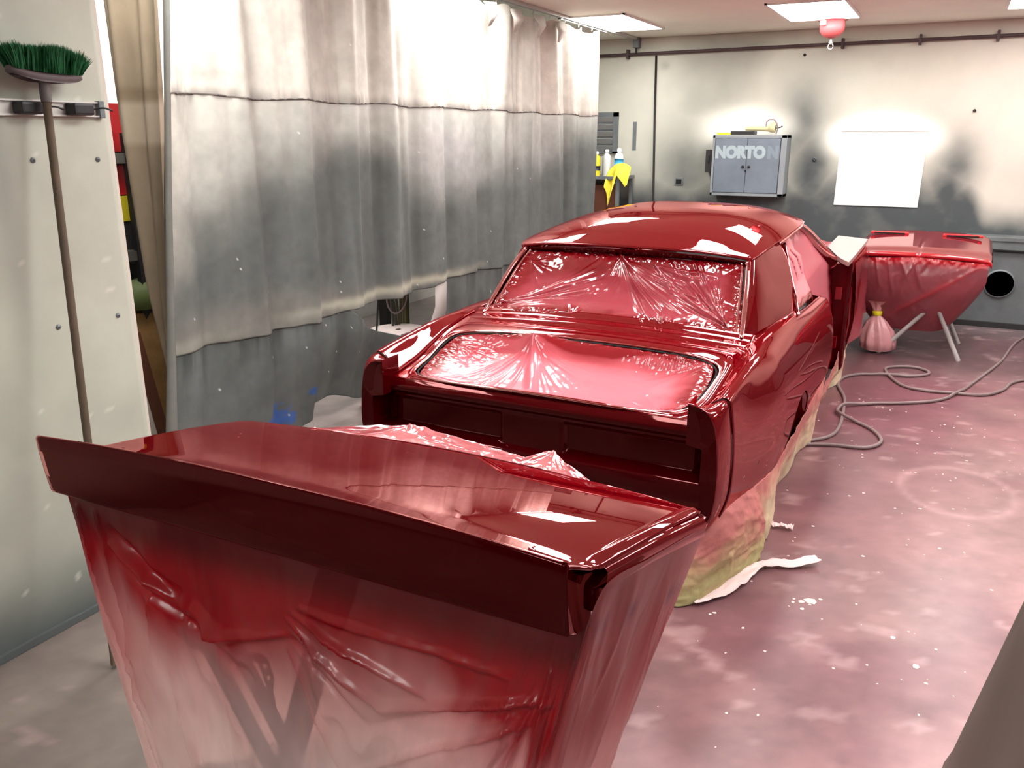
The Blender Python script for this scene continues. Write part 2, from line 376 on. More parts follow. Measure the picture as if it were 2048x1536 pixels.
# things on the cabinet
o = box('yellow_box', (-2.17, 8.80, 1.692), (-2.03, 8.92, 1.712), YEL); tag(o, 'flat yellow pad lying on the left end of the cabinet top', 'pad')
o = box('black_case', (-2.03, 8.79, 1.692), (-1.80, 8.93, 1.728), BLACK); tag(o, 'flat black case lying on the cabinet beside the yellow pad', 'case')
CREAM = M('cream_plastic', hx(214, 206, 160), .5)
t = empty('drop_light', (-1.75, 8.86, 1.73), 'cream handled caged work lamp lying on top of the wall cabinet', 'lamp')
tube('handle', [(-1.90, 8.86, 1.752), (-1.80, 8.86, 1.752), (-1.71, 8.86, 1.750), (-1.66, 8.86, 1.75)], [.018, .022, .022, .03], CREAM, t, n=16)
lathe('lamp_head', [(.02, -.03), (.045, -.02), (.05, .01), (.048, .03), (.03, .034)], (-1.64, 8.85, 1.76), CREAM, t, n=20, axis='x')
tube('guard', [(-1.70, 8.85, 1.74), (-1.70, 8.85, 1.81), (-1.675, 8.85, 1.835), (-1.63, 8.85, 1.835), (-1.60, 8.85, 1.80), (-1.585, 8.85, 1.75), (-1.60, 8.85, 1.70)], .007, M('guard_metal', hx(150, 130, 130), .5), t, n=8)
tube('hook', [(-1.60, 8.85, 1.755), (-1.565, 8.85, 1.76), (-1.545, 8.85, 1.775)], .005, DARK, t, n=8)
# white panel
t = empty('white_board', (-.64, YB-.02, 1.02), 'clean bright white square panel fixed on the sooty back wall', 'panel')
BW = M('bright_white', (.97, .97, .94), .5)
pw = [(-1.013, 1.030), (-.262, 1.030), (-.25, 1.722), (-1.005, 1.722)]
V = [(x, y, z) for y in (YB-.012, YB-.001) for x, z in pw]
obj('panel', V, [(0, 1, 2, 3), (7, 6, 5, 4), (0, 4, 5, 1), (1, 5, 6, 2), (2, 6, 7, 3), (3, 7, 4, 0)], BW, t, smooth=False)
tube('top_edge', [(-1.008, YB-.013, 1.724), (-.25, YB-.013, 1.724)], .004, M('edge_tape', hx(214, 196, 180), .7), t, n=6)
# louvre vent
t = empty('louvre_vent', (-3.42, YB-.03, 1.52), 'grey louvred vent with slats high on the back wall beside the curtain', 'vent')
bm = bmesh.new(); x0, x1, z0, z1 = -3.75, -3.29, 1.50, 1.925
for lo, hi in (((x0, YB-.04, z0), (x0+.03, YB, z1)), ((x1-.05, YB-.04, z0), (x1, YB, z1)), ((x0, YB-.04, z1-.045), (x1, YB, z1)), ((x0, YB-.04, z0), (x1, YB, z0+.02)), ((x0, YB-.006, z0), (x1, YB, z1))): box_bm(bm, lo, hi)
bm_obj('frame', bm, STEEL, t)
for k in range(5):
    z = z0+.05+k*.075
    bar('slat', (x0+.03, YB-.026, z), (x1-.05, YB-.026, z), .008, .062, STEEL_L, t, up=(0, -.5, .86))
# slot plate, outlet, conduit bits
o = box('slot_plate', (-3.125, YB-.008, 1.535), (-3.085, YB, 1.825), STEEL); tag(o, 'narrow vertical grey plate on the wall right of the louvred vent', 'plate')
t = empty('wall_outlet', (-2.59, YB-.01, 1.18), 'small dark electrical outlet box on the back wall left of the cabinet', 'outlet')
box('plate', (-2.635, YB-.012, 1.18), (-2.545, YB, 1.262), STEEL, t); box('socket', (-2.62, YB-.016, 1.19), (-2.56, YB-.01, 1.24), HOLE, t)
for x, z, l in ((-1.235, 1.46, 'small round knob on the wall between the cabinet and the white panel'), (.10, 1.90, 'small hook on the back wall right of the white panel'), (-1.42, 2.43, 'tiny dark bolt just under the wall pipe')):
    o = lathe('wall_stud', [(.022 if z < 1.6 else .014, 0), (.022 if z < 1.6 else .014, -.012), (.01, -.022)], (x, YB, z), STEEL if z < 1.6 else DARK, n=14, axis='y'); tag(o, l, 'knob')
# extinguisher hanging from the ceiling
t = empty('ceiling_extinguisher', (-1.1, 8.3, 2.44), 'red dome shaped automatic extinguisher hanging from the ceiling', 'extinguisher')
lathe('collar', [(.125, .0), (.125, -.016), (.11, -.02)], (-1.10, 8.3, 2.66), REDP, t, n=32)
lathe('dome', [(.105, 0), (.105, -.06), (.100, -.09), (.082, -.12), (.055, -.14), (.02, -.148)], (-1.10, 8.3, 2.648), REDP, t, n=32)
lathe('nozzle', [(.012, 0), (.012, -.03), (.018, -.034), (.018, -.045), (.01, -.05)], (-1.10, 8.3, 2.50), STEEL_L, t, n=12)
a = np.linspace(0, 2*np.pi, 17); tube('ring', np.c_[-1.10+.022*np.cos(a), np.full(17, 8.3), 2.432+.022*np.sin(a)], .004, STEEL_L, t, n=6)
o = box('badge', (-1.19, 8.188, 2.60), (-1.14, 8.205, 2.635), M('badge_green', hx(150, 186, 176), .5), t)
# workbench by the curtain with bottles
t = empty('work_bench', (-3.4, 8.75, 0), 'small workbench against the back wall partly hidden by the curtain', 'bench')
box('top', (-3.95, 8.52, 1.24), (-3.08, 8.98, 1.275), STEEL, t)
for x in (-3.93, -3.11):
    for y in (8.54, 8.96): box('leg', (x-.018, y-.018, 0), (x+.018, y+.018, 1.24), STEEL, t)
box('shelf', (-3.93, 8.56, .55), (-3.20, 8.96, .57), DARK, t)
o = box('cardboard_box', (-3.72, 8.60, .572), (-3.26, 8.93, 1.18), CARD); tag(o, 'brown cardboard box standing under the workbench', 'box')
text('print', 'PARTS', (-3.42, 8.598, .86), .06, INK, o, rot=(math.pi/2, -math.pi/2, 0))
def bottle(x, y, r, h, m, lab, capm, nm='bottle', band=None):
    t = empty(nm, (x, y, 1.276), lab, 'bottle')
    lathe('body', [(r*.95, 0), (r, .008), (r, h*.72), (r*.8, h*.82), (r*.35, h*.88), (r*.35, h*.93)], (x, y, 1.276), m, t, n=18)
    lathe('cap', [(r*.5, 0), (r*.5, h*.1), (r*.3, h*.12)], (x, y, 1.276+h*.92), capm, t, n=12)
    if band: lathe('label_band', [(r+.001, 0), (r+.001, h*.2)], (x, y, 1.276+h*band[1]), band[0], t, n=18)
bottle(-3.515, 8.62, .028, .20, WHITE, 'slim white bottle with a red cap, leftmost on the bench', RED)
bottle(-3.378, 8.60, .042, .24, YEL, 'yellow spray can with a dark band on the bench', WHITE, 'spray_can', (BLACK, .22))
bottle(-3.300, 8.66, .032, .26, STEEL_L, 'grey metal can with a dark cap behind the yellow can', BLACK, 'spray_can')
bottle(-3.262, 8.60, .040, .26, M('milky_plastic', hx(214, 216, 214), .4), 'milky white plastic bottle right of the yellow can', WHITE)
bottle(-3.150, 8.66, .046, .27, M('white_plastic', hx(236, 240, 244), .4), 'white bottle with a blue label at the right end of the bench', WHITE, 'bottle', (M('blue_label', hx(60, 170, 220), .5), .45))
# yellow cloth over bench corner
u = np.linspace(0, 1, 26); v = np.linspace(0, 1, 30); U, Vv = np.meshgrid(u, v, indexing='ij')
cx_ = -3.235+.25*U; low = .10+.26*np.exp(-((U-.22)/.16)**2)+.10*np.exp(-((U-.85)/.2)**2)
zc_ = 1.41-.10*(np.abs(U-.6)*1.6)**2-low*Vv*1.1; yc_ = 8.53-.03*np.sin(U*18+Vv*3)*Vv-.05*Vv+.05*(1-Vv)
cx2 = cx_*(1-.15*Vv)+(-3.18)*.15*Vv+.05*Vv*(U-.3)
o = grid('yellow_cloth', np.stack([cx2, yc_, zc_], -1), YCLOTH, thick=.004); tag(o, 'yellow rag draped over the right corner of the workbench', 'cloth')
o = lathe('orange_cap', [(.03, 0), (.035, .01), (.035, .05), (.02, .06)], (-3.50, 8.45, 1.0), ORANGE, n=16); tag(o, 'small orange cap hanging at the front of the bench beside the curtain', 'cap')
t2 = o

# exhaust housing low on back wall at right
t = empty('exhaust_housing', (1.2, 8.8, 0), 'low grey exhaust housing with a round duct hole against the back wall', 'vent')
HG = M('housing_grey', hx(112, 116, 118), .6, .2, noise=(5, .75, 1.1))
yy = 8.72; hxc, hzc, hr = .50, .40, .115
a = np.linspace(0, 2*np.pi, 48, endpoint=False)
def sq(a):
    c_, s_ = np.cos(a), np.sin(a); k = 1/np.maximum(abs(c_), abs(s_)); return c_*k, s_*k
sx, sz = sq(a)
ring = np.stack([np.c_[hxc+hr*np.cos(a), np.full(48, yy), hzc+hr*np.sin(a)], np.c_[hxc+.30*sx, np.full(48, yy), hzc+.30*sz]])
grid('front_plate', ring, HG, t, cv=True, smooth=False)
bm = bmesh.new()
for lo, hi in (((.20, yy, .70), (2.4, yy+.02, .80)), ((.20, yy, .0), (2.4, yy+.02, .10)), ((.80, yy, .10), (2.4, yy+.02, .70)), ((.18, yy, 0), (.20, YB, .80)), ((.18, yy-.01, .78), (2.4, YB, .81))): box_bm(bm, lo, hi)
bm_obj('shell', bm, HG, t)
grid('duct', np.stack([np.c_[hxc+(hr+.001)*np.cos(a), np.full(48, y_), hzc+(hr+.001)*np.sin(a)] for y_ in (yy-.01, YB-.02)]), M('duct_dark', hx(60, 26, 32), .7), t, cv=True)
lathe('duct_flange', [(hr, 0), (hr+.014, 0), (hr+.014, -.012), (hr, -.012)], (hxc, yy, hzc), STEEL, t, n=48, axis='y')
box('duct_back', (.3, YB-.03, .2), (.7, YB-.01, .6), HOLE, t)
tube('damper_rod', [(hxc-hr, yy+.03, hzc+.02), (hxc+hr, yy+.03, hzc+.01)], .004, STEEL, t, n=6)
box('plinth', (.18, yy-.03, 0), (2.4, yy, .05), DARK, t)
tube('drain_pipe', [(.22, yy-.02, .70), (1.2, yy-.02, .69), (2.3, yy-.02, .68)], .012, HOLE, t, n=8)

# ------------------------------------------------------------------ curtain
XC = -3.1
def foldx(Yv, Zv, seed=0):
    ph = 2.2*vn(Yv*1.3, Zv*.25, 11+seed)*2
    a = .5+.9*vn(Yv*.9, Zv*.3+5, 12+seed)
    f = .040*np.sin(Yv*2*np.pi/.46+ph)+.016*np.sin(Yv*2*np.pi/.21+ph*2.1+Zv*.5)
    f = np.sign(f)*np.abs(f/.05)**1.25*.05
    q = vn(Yv*3.1+Zv*.12, 0*Zv, 71)-vn(Yv*6.3-Zv*.1, 0*Zv, 72)*.6
    cre = np.exp(-((fract(Yv*1.37+.18*np.sin(Yv*3.1)+Zv*.045)-.5)/.045)**2)*.014*(.4+vn(Yv*2, Zv*.8, 73))
    return f*a*(.75+.2*Zv/2.6)+.006*(fbm(Yv*5, Zv*4, 14)-.5)+.022*q-cre
def curtain_col(Yv, Zv, panel):
    n1 = fbm(Yv*1.2, Zv*1.4, 21); n2 = fbm(Yv*7, Zv*5, 22); st = fbm(Yv*9, Zv*.8, 23)
    if panel == 'upper':
        c = np.zeros(Yv.shape+(3,))+lin((208, 205, 196)); c = mix(c, lin((168, 164, 158)), np.clip((st-.45)*2, 0, .6))
        c = mix(c, lin((120, 112, 108)), sstep(1.93, 1.86, Zv)*np.clip((st-.35)*3, 0, .7))
        c = mix(c, lin((186, 170, 158)), sstep(5.5, 7.2, Yv)*.35)
    elif panel == 'middle':
        hi = 1.56-.30*sstep(3.9, 2.7, Yv)+.08*sstep(5, 7, Yv)
        t = sstep(hi+.35, hi-.30, Zv+(n1-.5)*.7)
        c = mix(np.zeros(Yv.shape+(3,))+lin((196, 196, 188)), lin((98, 102, 100)), t)
        c = mix(c, lin((150, 148, 156)), (1-t)*np.clip((n1-.45)*2, 0, .5))
        c = mix(c, lin((196, 190, 180)), sstep(2.95, 2.7, Yv)*sstep(.8, 1.3, Zv)*.7)
        c = mix(c, lin((132, 129, 123)), sstep(.95, .74, Zv+(n1-.5)*.3)*sstep(5.0, 4.0, Yv)*.75)
    else:
        c = np.zeros(Yv.shape+(3,))+lin((104, 108, 106)); c = mix(c, lin((82, 86, 84)), np.clip((st-.4)*3, 0, .8)*sstep(.3, .7, Zv))
        b = np.exp(-((Yv-3.38)/.13)**2-((Zv-.17)/.09)**2)*2*np.clip(n2*1.6-.4, 0, 1)+np.exp(-((Yv-3.62)/.05)**2-((Zv-.28)/.03)**2)
        c = mix(c, lin((70, 106, 176)), np.clip((b+.5*(fbm(Yv*40, Zv*40, 29, 2)-.5))*5-2.2, 0, .9))
    c = c*(.80+.40*fbm(Yv*11+Zv*.3, Zv*.5, 26, 3))[..., None]*(.88+.24*fbm(Yv*24, Zv*22, 27, 3))[..., None]
    sp = (fbm(Yv*60, Zv*60, 25, 2) > .935); c = mix(c, lin((235, 235, 232)), sp*.8)
    if panel == 'middle': c = mix(c, lin((188, 186, 168)), np.exp(-((Zv-.74+.05*(n2-.5))/.028)**2)*np.clip(n1*3-.9, 0, .8))
    if panel == 'lower': c = mix(c, lin((58, 62, 62)), np.clip((fbm(Yv*22, Zv*1.5, 28)-.5)*3, 0, .6)*sstep(.52, .70, Zv))
    return c*(.9+.2*n2)[..., None]
T0, T1 = 2.78, 7.76
t = empty('spray_booth_curtain', (XC, 5.3, 0), 'long soot stained grey canvas curtain hanging from the ceiling track', 'curtain')
ys = np.linspace(T0, T1, 620)
def xbase(Yv, Zv): return XC-.14*sstep(3.0, 3.9, Yv)*sstep(.6, 0, Zv)*sstep(5, 4.2, Yv)+.0*Zv
def cpanel(nm, ztop, zbot, kind, nz=90, dx=0.0, y0=T0, y1=T1, n=620, parent=t, thick=.003):
    ys = np.linspace(y0, y1, n); Yg = np.repeat(ys[:, None], nz, 1); lean = y0 < 3
    zt = ztop(ys)[:, None]; zb = zbot(ys)[:, None]; w_ = np.linspace(0, 1, nz)[None]
    Zg = zt*(1-w_)+zb*w_; Xg = xbase(Yg, Zg)+foldx(Yg, Zg)+dx
    if kind == 'upper': Xg = Xg+.012*np.abs(np.sin(Yg*60+4*vn(Yg*4, 0*Yg, 3)))*sstep(1.95, 1.86, Zg)*.5
    # edge leans as in the photo
    sh = (.13*(Zg-1.3)-.11)*sstep(3.6, 2.8, Yg) if lean else 0
    return grid(nm, np.stack([Xg, Yg+sh, Zg], -1), CLOTH, parent, col=curtain_col(Yg, Zg, kind), thick=thick)
hook = lambda y: 2.57+.035*np.abs(np.cos(y*np.pi/.31))**3+.0*y
cpanel('upper_panel', hook, lambda y: 1.862+.006*np.sin(y*9), 'upper')
cpanel('middle_panel', lambda y: 1.868+.006*np.sin(y*9), lambda y: .70+.015*np.sin(y*5)-.02*sstep(4.9, 4.2, y)*sstep(3.4, 3.9, y), 'middle', nz=140)
box_ = [(y, XC) for y in ys]
yy_ = np.linspace(T0, T1, 400); zz_ = 1.864+.006*np.sin(yy_*9)
tube('seam', np.c_[XC+foldx(yy_, zz_)+.004, yy_, zz_], .005, M('seam_grime', hx(92, 86, 82), .9), t, n=6)
# lower panel: attached from left up to Y 3.95, droops to 4.65, attached again beyond 5.0
lowbot = lambda y: .02+.14*np.exp(-((y-3.85)/.28)**2)
cpanel('lower_panel', lambda y: np.interp(y, [3.9, 3.98, 4.15, 4.45, 4.85], [.735, .66, .54, .43, .39]), lowbot, 'lower', nz=70, dx=-.008, y1=4.85, n=300)
cpanel('lower_panel', lambda y: .735+0*y, lambda y: .02+0*y, 'lower', nz=50, dx=-.008, y0=5.0, n=340)
V = np.array([[(XC+.01, 4.90, .70), (XC+.015, 5.04, .70)], [(XC+.03, 4.86, .55), (XC+.02, 5.02, .5)], [(XC+.05, 4.72, .40), (XC+.04, 4.9, .34)], [(XC+.04, 4.64, .33), (XC+.04, 4.78, .26)]])
o = grid('torn_flap', V, M('flap_cloth', hx(158, 150, 146), .8), t, thick=.003); tag(o, 'pale torn flap hanging at the gap')
zz_ = np.linspace(2.5, .02, 60); yE = 2.665+.13*(zz_-1.3)
grid('edge_fold', np.stack([np.c_[XC+.03+.0*zz_, yE-.012-.02*sstep(.9, 0, zz_), zz_], np.c_[XC+.045+0*zz_, yE+.006, zz_], np.c_[XC+.040+0*zz_, yE+.014+.02*sstep(1.6, .2, zz_), zz_]]), M('edge_cloth', hx(120, 120, 114), .8, noise=(5, .8, 1.1)), t, thick=.002)
# folded flaps of cloth at the top
for y, s in ((5.55, 1), (5.95, -1), (6.35, 1), (6.75, -1)):
    V = [[(XC+.05, y, 2.58), (XC+.07, y+.16, 2.59)], [(XC+.10, y+.03*s, 2.50), (XC+.10, y+.13, 2.51)], [(XC+.06, y+.05, 2.42), (XC+.06, y+.09, 2.43)]]
    grid('turned_flap', np.array(V), M('flap_light', hx(196, 190, 182), .8), t, thick=.003)
for y in np.arange(5.2, 7.75, .31):
    tube('hook', [(XC, y, 2.60), (XC+.01, y, 2.625), (XC, y, 2.64)], .004, STEEL_L, t, n=6)
t = empty('curtain_track', (XC, 5.6, 2.6), 'thin metal curtain track fixed along the ceiling', 'track')
box('rail', (XC-.02, 2.1, 2.632), (XC+.02, 8.96, 2.659), STEEL_L, t)
box('end_bracket', (XC-.03, 8.9, 2.56), (XC+.03, 8.99, 2.659), STEEL, t)
tube('end_bolt', [(XC, 8.93, 2.56), (XC, 8.93, 2.50)], .01, DARK, t, n=8)
# tan curtain section behind partition
nz, ny = 90, 60
Z = np.linspace(2.6, 0, nz)[None]*np.ones((ny, 1)); w_ = np.linspace(0, 1, ny)[:, None]
x0_ = -3.36+.085*sstep(1.9, .5, Z)+.10*sstep(1.1, .4, Z); x1_ = -2.975-.112*np.clip(2.25-Z, -.2, 2.3)
Xg = x0_*(1-w_)+x1_*w_; Yg = 2.70+.02*np.sin(w_*9+Z)+.025*np.sin(w_*17)*np.ones_like(Z)+.0*Z
n1 = fbm(Xg*14, Z*1.5, 41); n2 = fbm(Xg*12, Z*8, 42)
c = mix(np.zeros(Xg.shape+(3,))+lin((150, 134, 114)), lin((116, 102, 84)), np.clip((n1-.35)*2, 0, 1))
band = np.exp(-((w_-.80)/.07)**2)*np.ones_like(Z); c = mix(c, lin((96, 86, 70)), band*sstep(1.0, 1.5, Z)*np.clip(n2*1.8-.3, 0, 1))
c = mix(c, lin((110, 92, 70)), np.exp(-((Z-1.86)/.03)**2)*.7*(n2 > .4)); c = mix(c, lin((205, 190, 172)), (np.abs(Z-1.75) < .09)*.3)
c = mix(c, lin((120, 116, 116)), sstep(.66, .62, Z))
o = grid('tan_curtain', np.stack([Xg, Yg, Z], -1), CLOTH, col=c, thick=.004); tag(o, 'narrow tan canvas curtain strip hanging just past the left wall edge', 'curtain')

# ------------------------------------------------------------------ behind the curtain
t = empty('steel_shelving', (-3.9, 3.1, 0), 'dark perforated steel shelving seen through the gap by the left wall', 'shelving')
tube_ = [(-3.70, 3.10, 1.62), (-3.70, 3.10, 0)]
post = bar('post', (-3.66, 2.985, 0), (-3.66, 2.985, 1.70), .045, .03, DARK, t, up=(1, 0, 0))
for k in range(26): box('hole', (-3.662+.0, 2.967, .1+k*.06), (-3.648, 2.9705, .125+k*.06), STEEL_L, post, bev=0)
for z in (1.555, 1.075):
    box('shelf', (-4.25, 2.75, z), (-3.655, 3.25, z+.05), M('shelf_dark', hx(92, 88, 84), .6), t)
o = box('red_bin', (-4.0, 2.80, 1.61), (-3.72, 3.2, 1.84), RED); tag(o, 'red bin on the upper shelf beside the left wall', 'bin')
o = box('red_carton', (-4.0, 2.80, 1.40), (-3.72, 3.2, 1.545), RED); tag(o, 'red carton just below the dark upper shelf', 'carton')
o = box('yellow_tray', (-4.0, 2.80, 1.27), (-3.71, 3.2, 1.395), YEL); tag(o, 'yellow tray stacked under the red carton', 'tray')
o = box('grey_tool', (-4.0, 2.85, 1.125), (-3.72, 3.15, 1.265), DARK); tag(o, 'dark grey box on the lower shelf below the yellow tray', 'box')
o = box('black_bin', (-4.0, 2.80, .90), (-3.71, 3.12, 1.05), BLACK); tag(o, 'black bin hanging under the lower shelf', 'bin')
o = lathe('green_bag', [(.05, 0), (.16, .02), (.19, .09), (.15, .16), (.05, .19)], (-3.78, 3.04, .80), M('green_plastic', hx(112, 128, 74), .5, bump=(8, .8)), n=28); tag(o, 'soft green bag on top of the brown paper bundle', 'bag')
P = []
for z, r in ((0.02, .20), (.2, .22), (.5, .22), (.7, .21), (.80, .15)): 
    a = np.linspace(0, 2*np.pi, 40, endpoint=False); rr = r*(1+.12*(fbm(np.cos(a)*3+5, np.sin(a)*3+z*9, 50)-.5)*2)
    P.append(np.c_[-3.78+rr*np.cos(a), 3.06+rr*np.sin(a), np.full(40, z)])
o = grid('paper_bundle', np.array(P), M('kraft_paper', hx(158, 118, 70), .8, noise=(6, .6, 1.2), bump=(5, 1)), cv=True, cap=True); tag(o, 'tall crumpled brown paper bundle standing behind the curtain edge', 'bundle')
o = bar('brown_board', (-3.28, 2.72, 0.0), (-3.31, 2.60, .80), .02, .075, CARD, up=(0, 1, 0)); tag(o, 'long brown board leaning behind the left wall edge', 'board')
ct = bar('white_carton', (-3.25, 2.64, .0), (-3.285, 2.545, .72), .02, .06, M('carton_white', hx(222, 212, 200), .7), up=(1, 0, 0)); tag(ct, 'long white carton with fine print leaning beside the brown board', 'carton')
# seen through the gap at the torn panel
t = empty('hose_bundle', (-3.55, 5.15, 0), 'bundle of dark hoses and green post behind the torn curtain gap', 'hoses')
for k in range(6):
    dx = rng.uniform(-.04, .04); y = 5.02+k*.035
    tube('hose', poly([(-3.55+dx, y, .02), (-3.56, y+.02, .4), (-3.55-dx, y-.01, .8), (-3.55, y, 1.2)], 14), .011, M('hose_dark', hx(58+8*k, 58+6*k, 54), .6), t, n=8)
a = np.linspace(0, 2*np.pi, 25); tube('loop', np.c_[-3.52+0*a, 5.05+.13*np.cos(a), .56+.13*np.sin(a)], .007, HOSE, t, n=6)
bar('post', (-3.6, 5.26, 0), (-3.6, 5.26, 1.5), .05, .05, M('olive_post', hx(78, 84, 56), .6), t)
tube('leaning_rod', [(-3.45, 4.62, .02), (-3.5, 4.85, .9)], .008, DARK, t, n=6)
t = empty('low_rack', (-4.3, 5.5, 0), 'low dark metal rack standing behind the torn curtain gap', 'rack')
box('beam', (-4.4, 4.4, .46), (-4.2, 7.6, .56), DARK, t); box('top_beam', (-4.4, 4.4, .70), (-4.2, 7.6, .74), STEEL, t)
for y in (4.42, 6.0, 7.5): box('leg', (-4.38, y, 0), (-4.30, y+.06, .75), DARK, t)
o = box('blue_box', (-4.36, 6.28, .57), (-4.2, 6.40, .69), M('blue_plastic', hx(40, 84, 170), .5)); tag(o, 'small blue box on the low rack behind the curtain gap', 'box')
o = box('yellow_block', (-4.36, 6.43, .57), (-4.2, 6.58, .695), M('dull_yellow', hx(196, 178, 60), .6)); tag(o, 'dull yellow block beside the blue box behind the curtain gap', 'block')
o = lathe('round_lid', [(.02, .0), (.22, .0), (.235, .015), (.22, .03), (.02, .035)], (-3.45, 4.95, .30), M('pink_white', hx(232, 214, 212), .6), n=32); tag(o, 'pale round drum lid behind the torn curtain, beside the car', 'lid')
o = lathe('steel_drum', [(.20, 0), (.21, .01), (.21, .14), (.215, .15), (.21, .16), (.21, .29), (.2, .298)], (-3.45, 4.95, 0), DARK, n=32); tag(o, 'dark short drum under the pale round lid', 'drum')

# ------------------------------------------------------------------ left wall rail and broom
t = empty('wall_rail', (-2.6, 1.7, 1.75), 'horizontal metal tool rail across the left wall behind the broom', 'rail')
bm = bmesh.new(); 
for lo, hi in (((-2.621, .3, 1.748), (-2.618, 2.045, 1.797)), ((-2.621, .3, 1.792), (-2.604, 2.045, 1.797)), ((-2.621, .3, 1.748), (-2.604, 2.045, 1.753))): box_bm(bm, lo, hi)
bm_obj('track', bm, M('rail_alu', hx(206, 202, 198), .45, .5), t)
for y in (1.775, 1.955):
    h = box('grip', (-2.618, y-.042, 1.752), (-2.565, y+.03, 1.79), BLACK, t, bev=.008)
    tube('hook', poly([(-2.575, y+.03, 1.772), (-2.55, y+.055, 1.776), (-2.55, y+.085, 1.768)], 8), .0035, DARK, h, n=6)
box('end_cap', (-2.622, 2.03, 1.745), (-2.598, 2.05, 1.80), STEEL, t)
bro = empty('broom', (-2.4, 1.70, 0), 'green bristled broom with wooden handle leaning head up on the left wall', 'broom')
top = np.array([-2.545, 1.803, 1.850]); bot = np.array([-2.262, 1.545, .01])
hp = [bot+(top-bot)*s for s in np.linspace(0, 1, 14)]
tube('handle', np.array(hp), [.0125]*14, WOOD, bro, n=12)
tube('ferrule', [top-(top-bot)*.035, top-(top-bot)*.02, top+(top-bot)*.004], [.015, .017, .016], M('ferrule_grey', hx(92, 84, 84), .6), bro, n=12)
# block: long axis along Y, bristles up
P = []; a = np.linspace(0, 2*np.pi, 36, endpoint=False)
for h, s in ((0, .9), (.006, 1), (.018, 1), (.024, .96)):
    P.append(np.c_[-2.548+.034*s*np.sign(np.cos(a))*np.abs(np.cos(a))**.7, 1.812+.122*s*np.sign(np.sin(a))*np.abs(np.sin(a))**.75, 1.846+h+(np.sin(a)*.122)**2*1.0-.05*np.sin(a)*.122])
grid('block', np.array(P), BLOCKW, bro, cv=True, cap=True)
V, F = [], []
for k in range(5200):
    u_ = rng.uniform(-1, 1); v_ = rng.uniform(-1, 1)
    bx, by = -2.548+.026*v_, 1.812+.112*u_
    hgt = .072+.022*vn(u_*5+9, v_*2+3, 5)-.022*abs(u_)**3+rng.uniform(-.006, .006)
    lx, ly = .004*rng.normal()+.016*v_, .006*rng.normal()+.03*u_*abs(u_)
    z0_ = 1.866+(by-1.812)**2*1.0-.05*(by-1.812); i0 = len(V); w2 = .0019; an = rng.uniform(0, 3.14); dx, dy = w2*math.cos(an), w2*math.sin(an)
    V += [(bx-dx, by-dy, z0_), (bx+dx, by+dy, z0_), (bx+lx*.5+dx, by+ly*.5+dy, z0_+hgt*.55), (bx+lx*.5-dx, by+ly*.5-dy, z0_+hgt*.55), (bx+lx, by+ly, z0_+hgt)]
    F += [(i0, i0+1, i0+2, i0+3), (i0+3, i0+2, i0+4)]
o = obj('bristles', V, F, GREEN, bro, smooth=False); tag(o, kind='stuff')

# ------------------------------------------------------------------ car body shell
CX, CY = -1.38, 2.80
def cw(w, y, z): return np.stack(np.broadcast_arrays(CX+np.asarray(w, float), CY+np.asarray(y, float), np.asarray(z, float)), -1)
car = empty('coupe_car', (CX, CY+2.0, 0), 'freshly painted glossy dark red two door coupe body shell without doors or trim', 'car')
# deck height near the trunk, shoulder crease, inner edge
gd = lambda y: spl([-.03, .08, .27, .45, .585, .85, 1.1, 1.5], [.685, .688, .705, .75, .785, .815, .822, .835], y)
zs_ = lambda y: spl([-.02, .1, .35, .61, 1.0, 1.35, 1.8, 2.3], [.757, .783, .812, .835, .842, .838, .815, .80], y)
ws_ = lambda y: spl([-.02, .3, .8, 1.3, 2.3], [.765, .770, .772, .785, .805], y)
wi_ = lambda y: spl([-.02, .08, .27, .585, .85, 1.1, 1.45, 2.3], [.655, .66, .675, .69, .70, .715, .76, .79], y)
zi_ = lambda y: np.where(y < .12, spl([-.03, .03, .12], [.778, .75, .715], y), gd(y)+.0)+.0
def prof(y):
    """half section of the quarter panel at station y: (w,z) from inner top to bottom, n points"""
    k = sstep(.0, .75, y)
    s = (ws_(y), zs_(y)); i = (wi_(y), min(gd(y)+.012, s[1]-.002) if y > .1 else max(gd(y), .73)*0+spl([-.02, .10], [.775, .735], y))
    tail = [(.782, .70), (.790, .62), (.794, .52), (.788, .42), (.765, .34), (.735, .285)]
    mid = [(.820, .790), (.848, .728), (.871, .63), (.878, .47), (.850, .30), (.800, .22)]
    pts = [i, ((i[0]*.5+s[0]*.5), i[1]*.42+s[1]*.58), (s[0]-.02, s[1]-.003), (s[0]+.004, s[1]-.012)]
    pts += [(a[0]*(1-k)+b[0]*k, a[1]*(1-k)+b[1]*k) for a, b in zip(tail, mid)]
    return pts
NP = 46
def section(y):
    p = np.array([(a, 0, b) for a, b in prof(y)]); return poly(p, NP)[:, [0, 2]]
AC, AR, AZ = 1.19, .365, .16      # wheel arch centre, radius, height
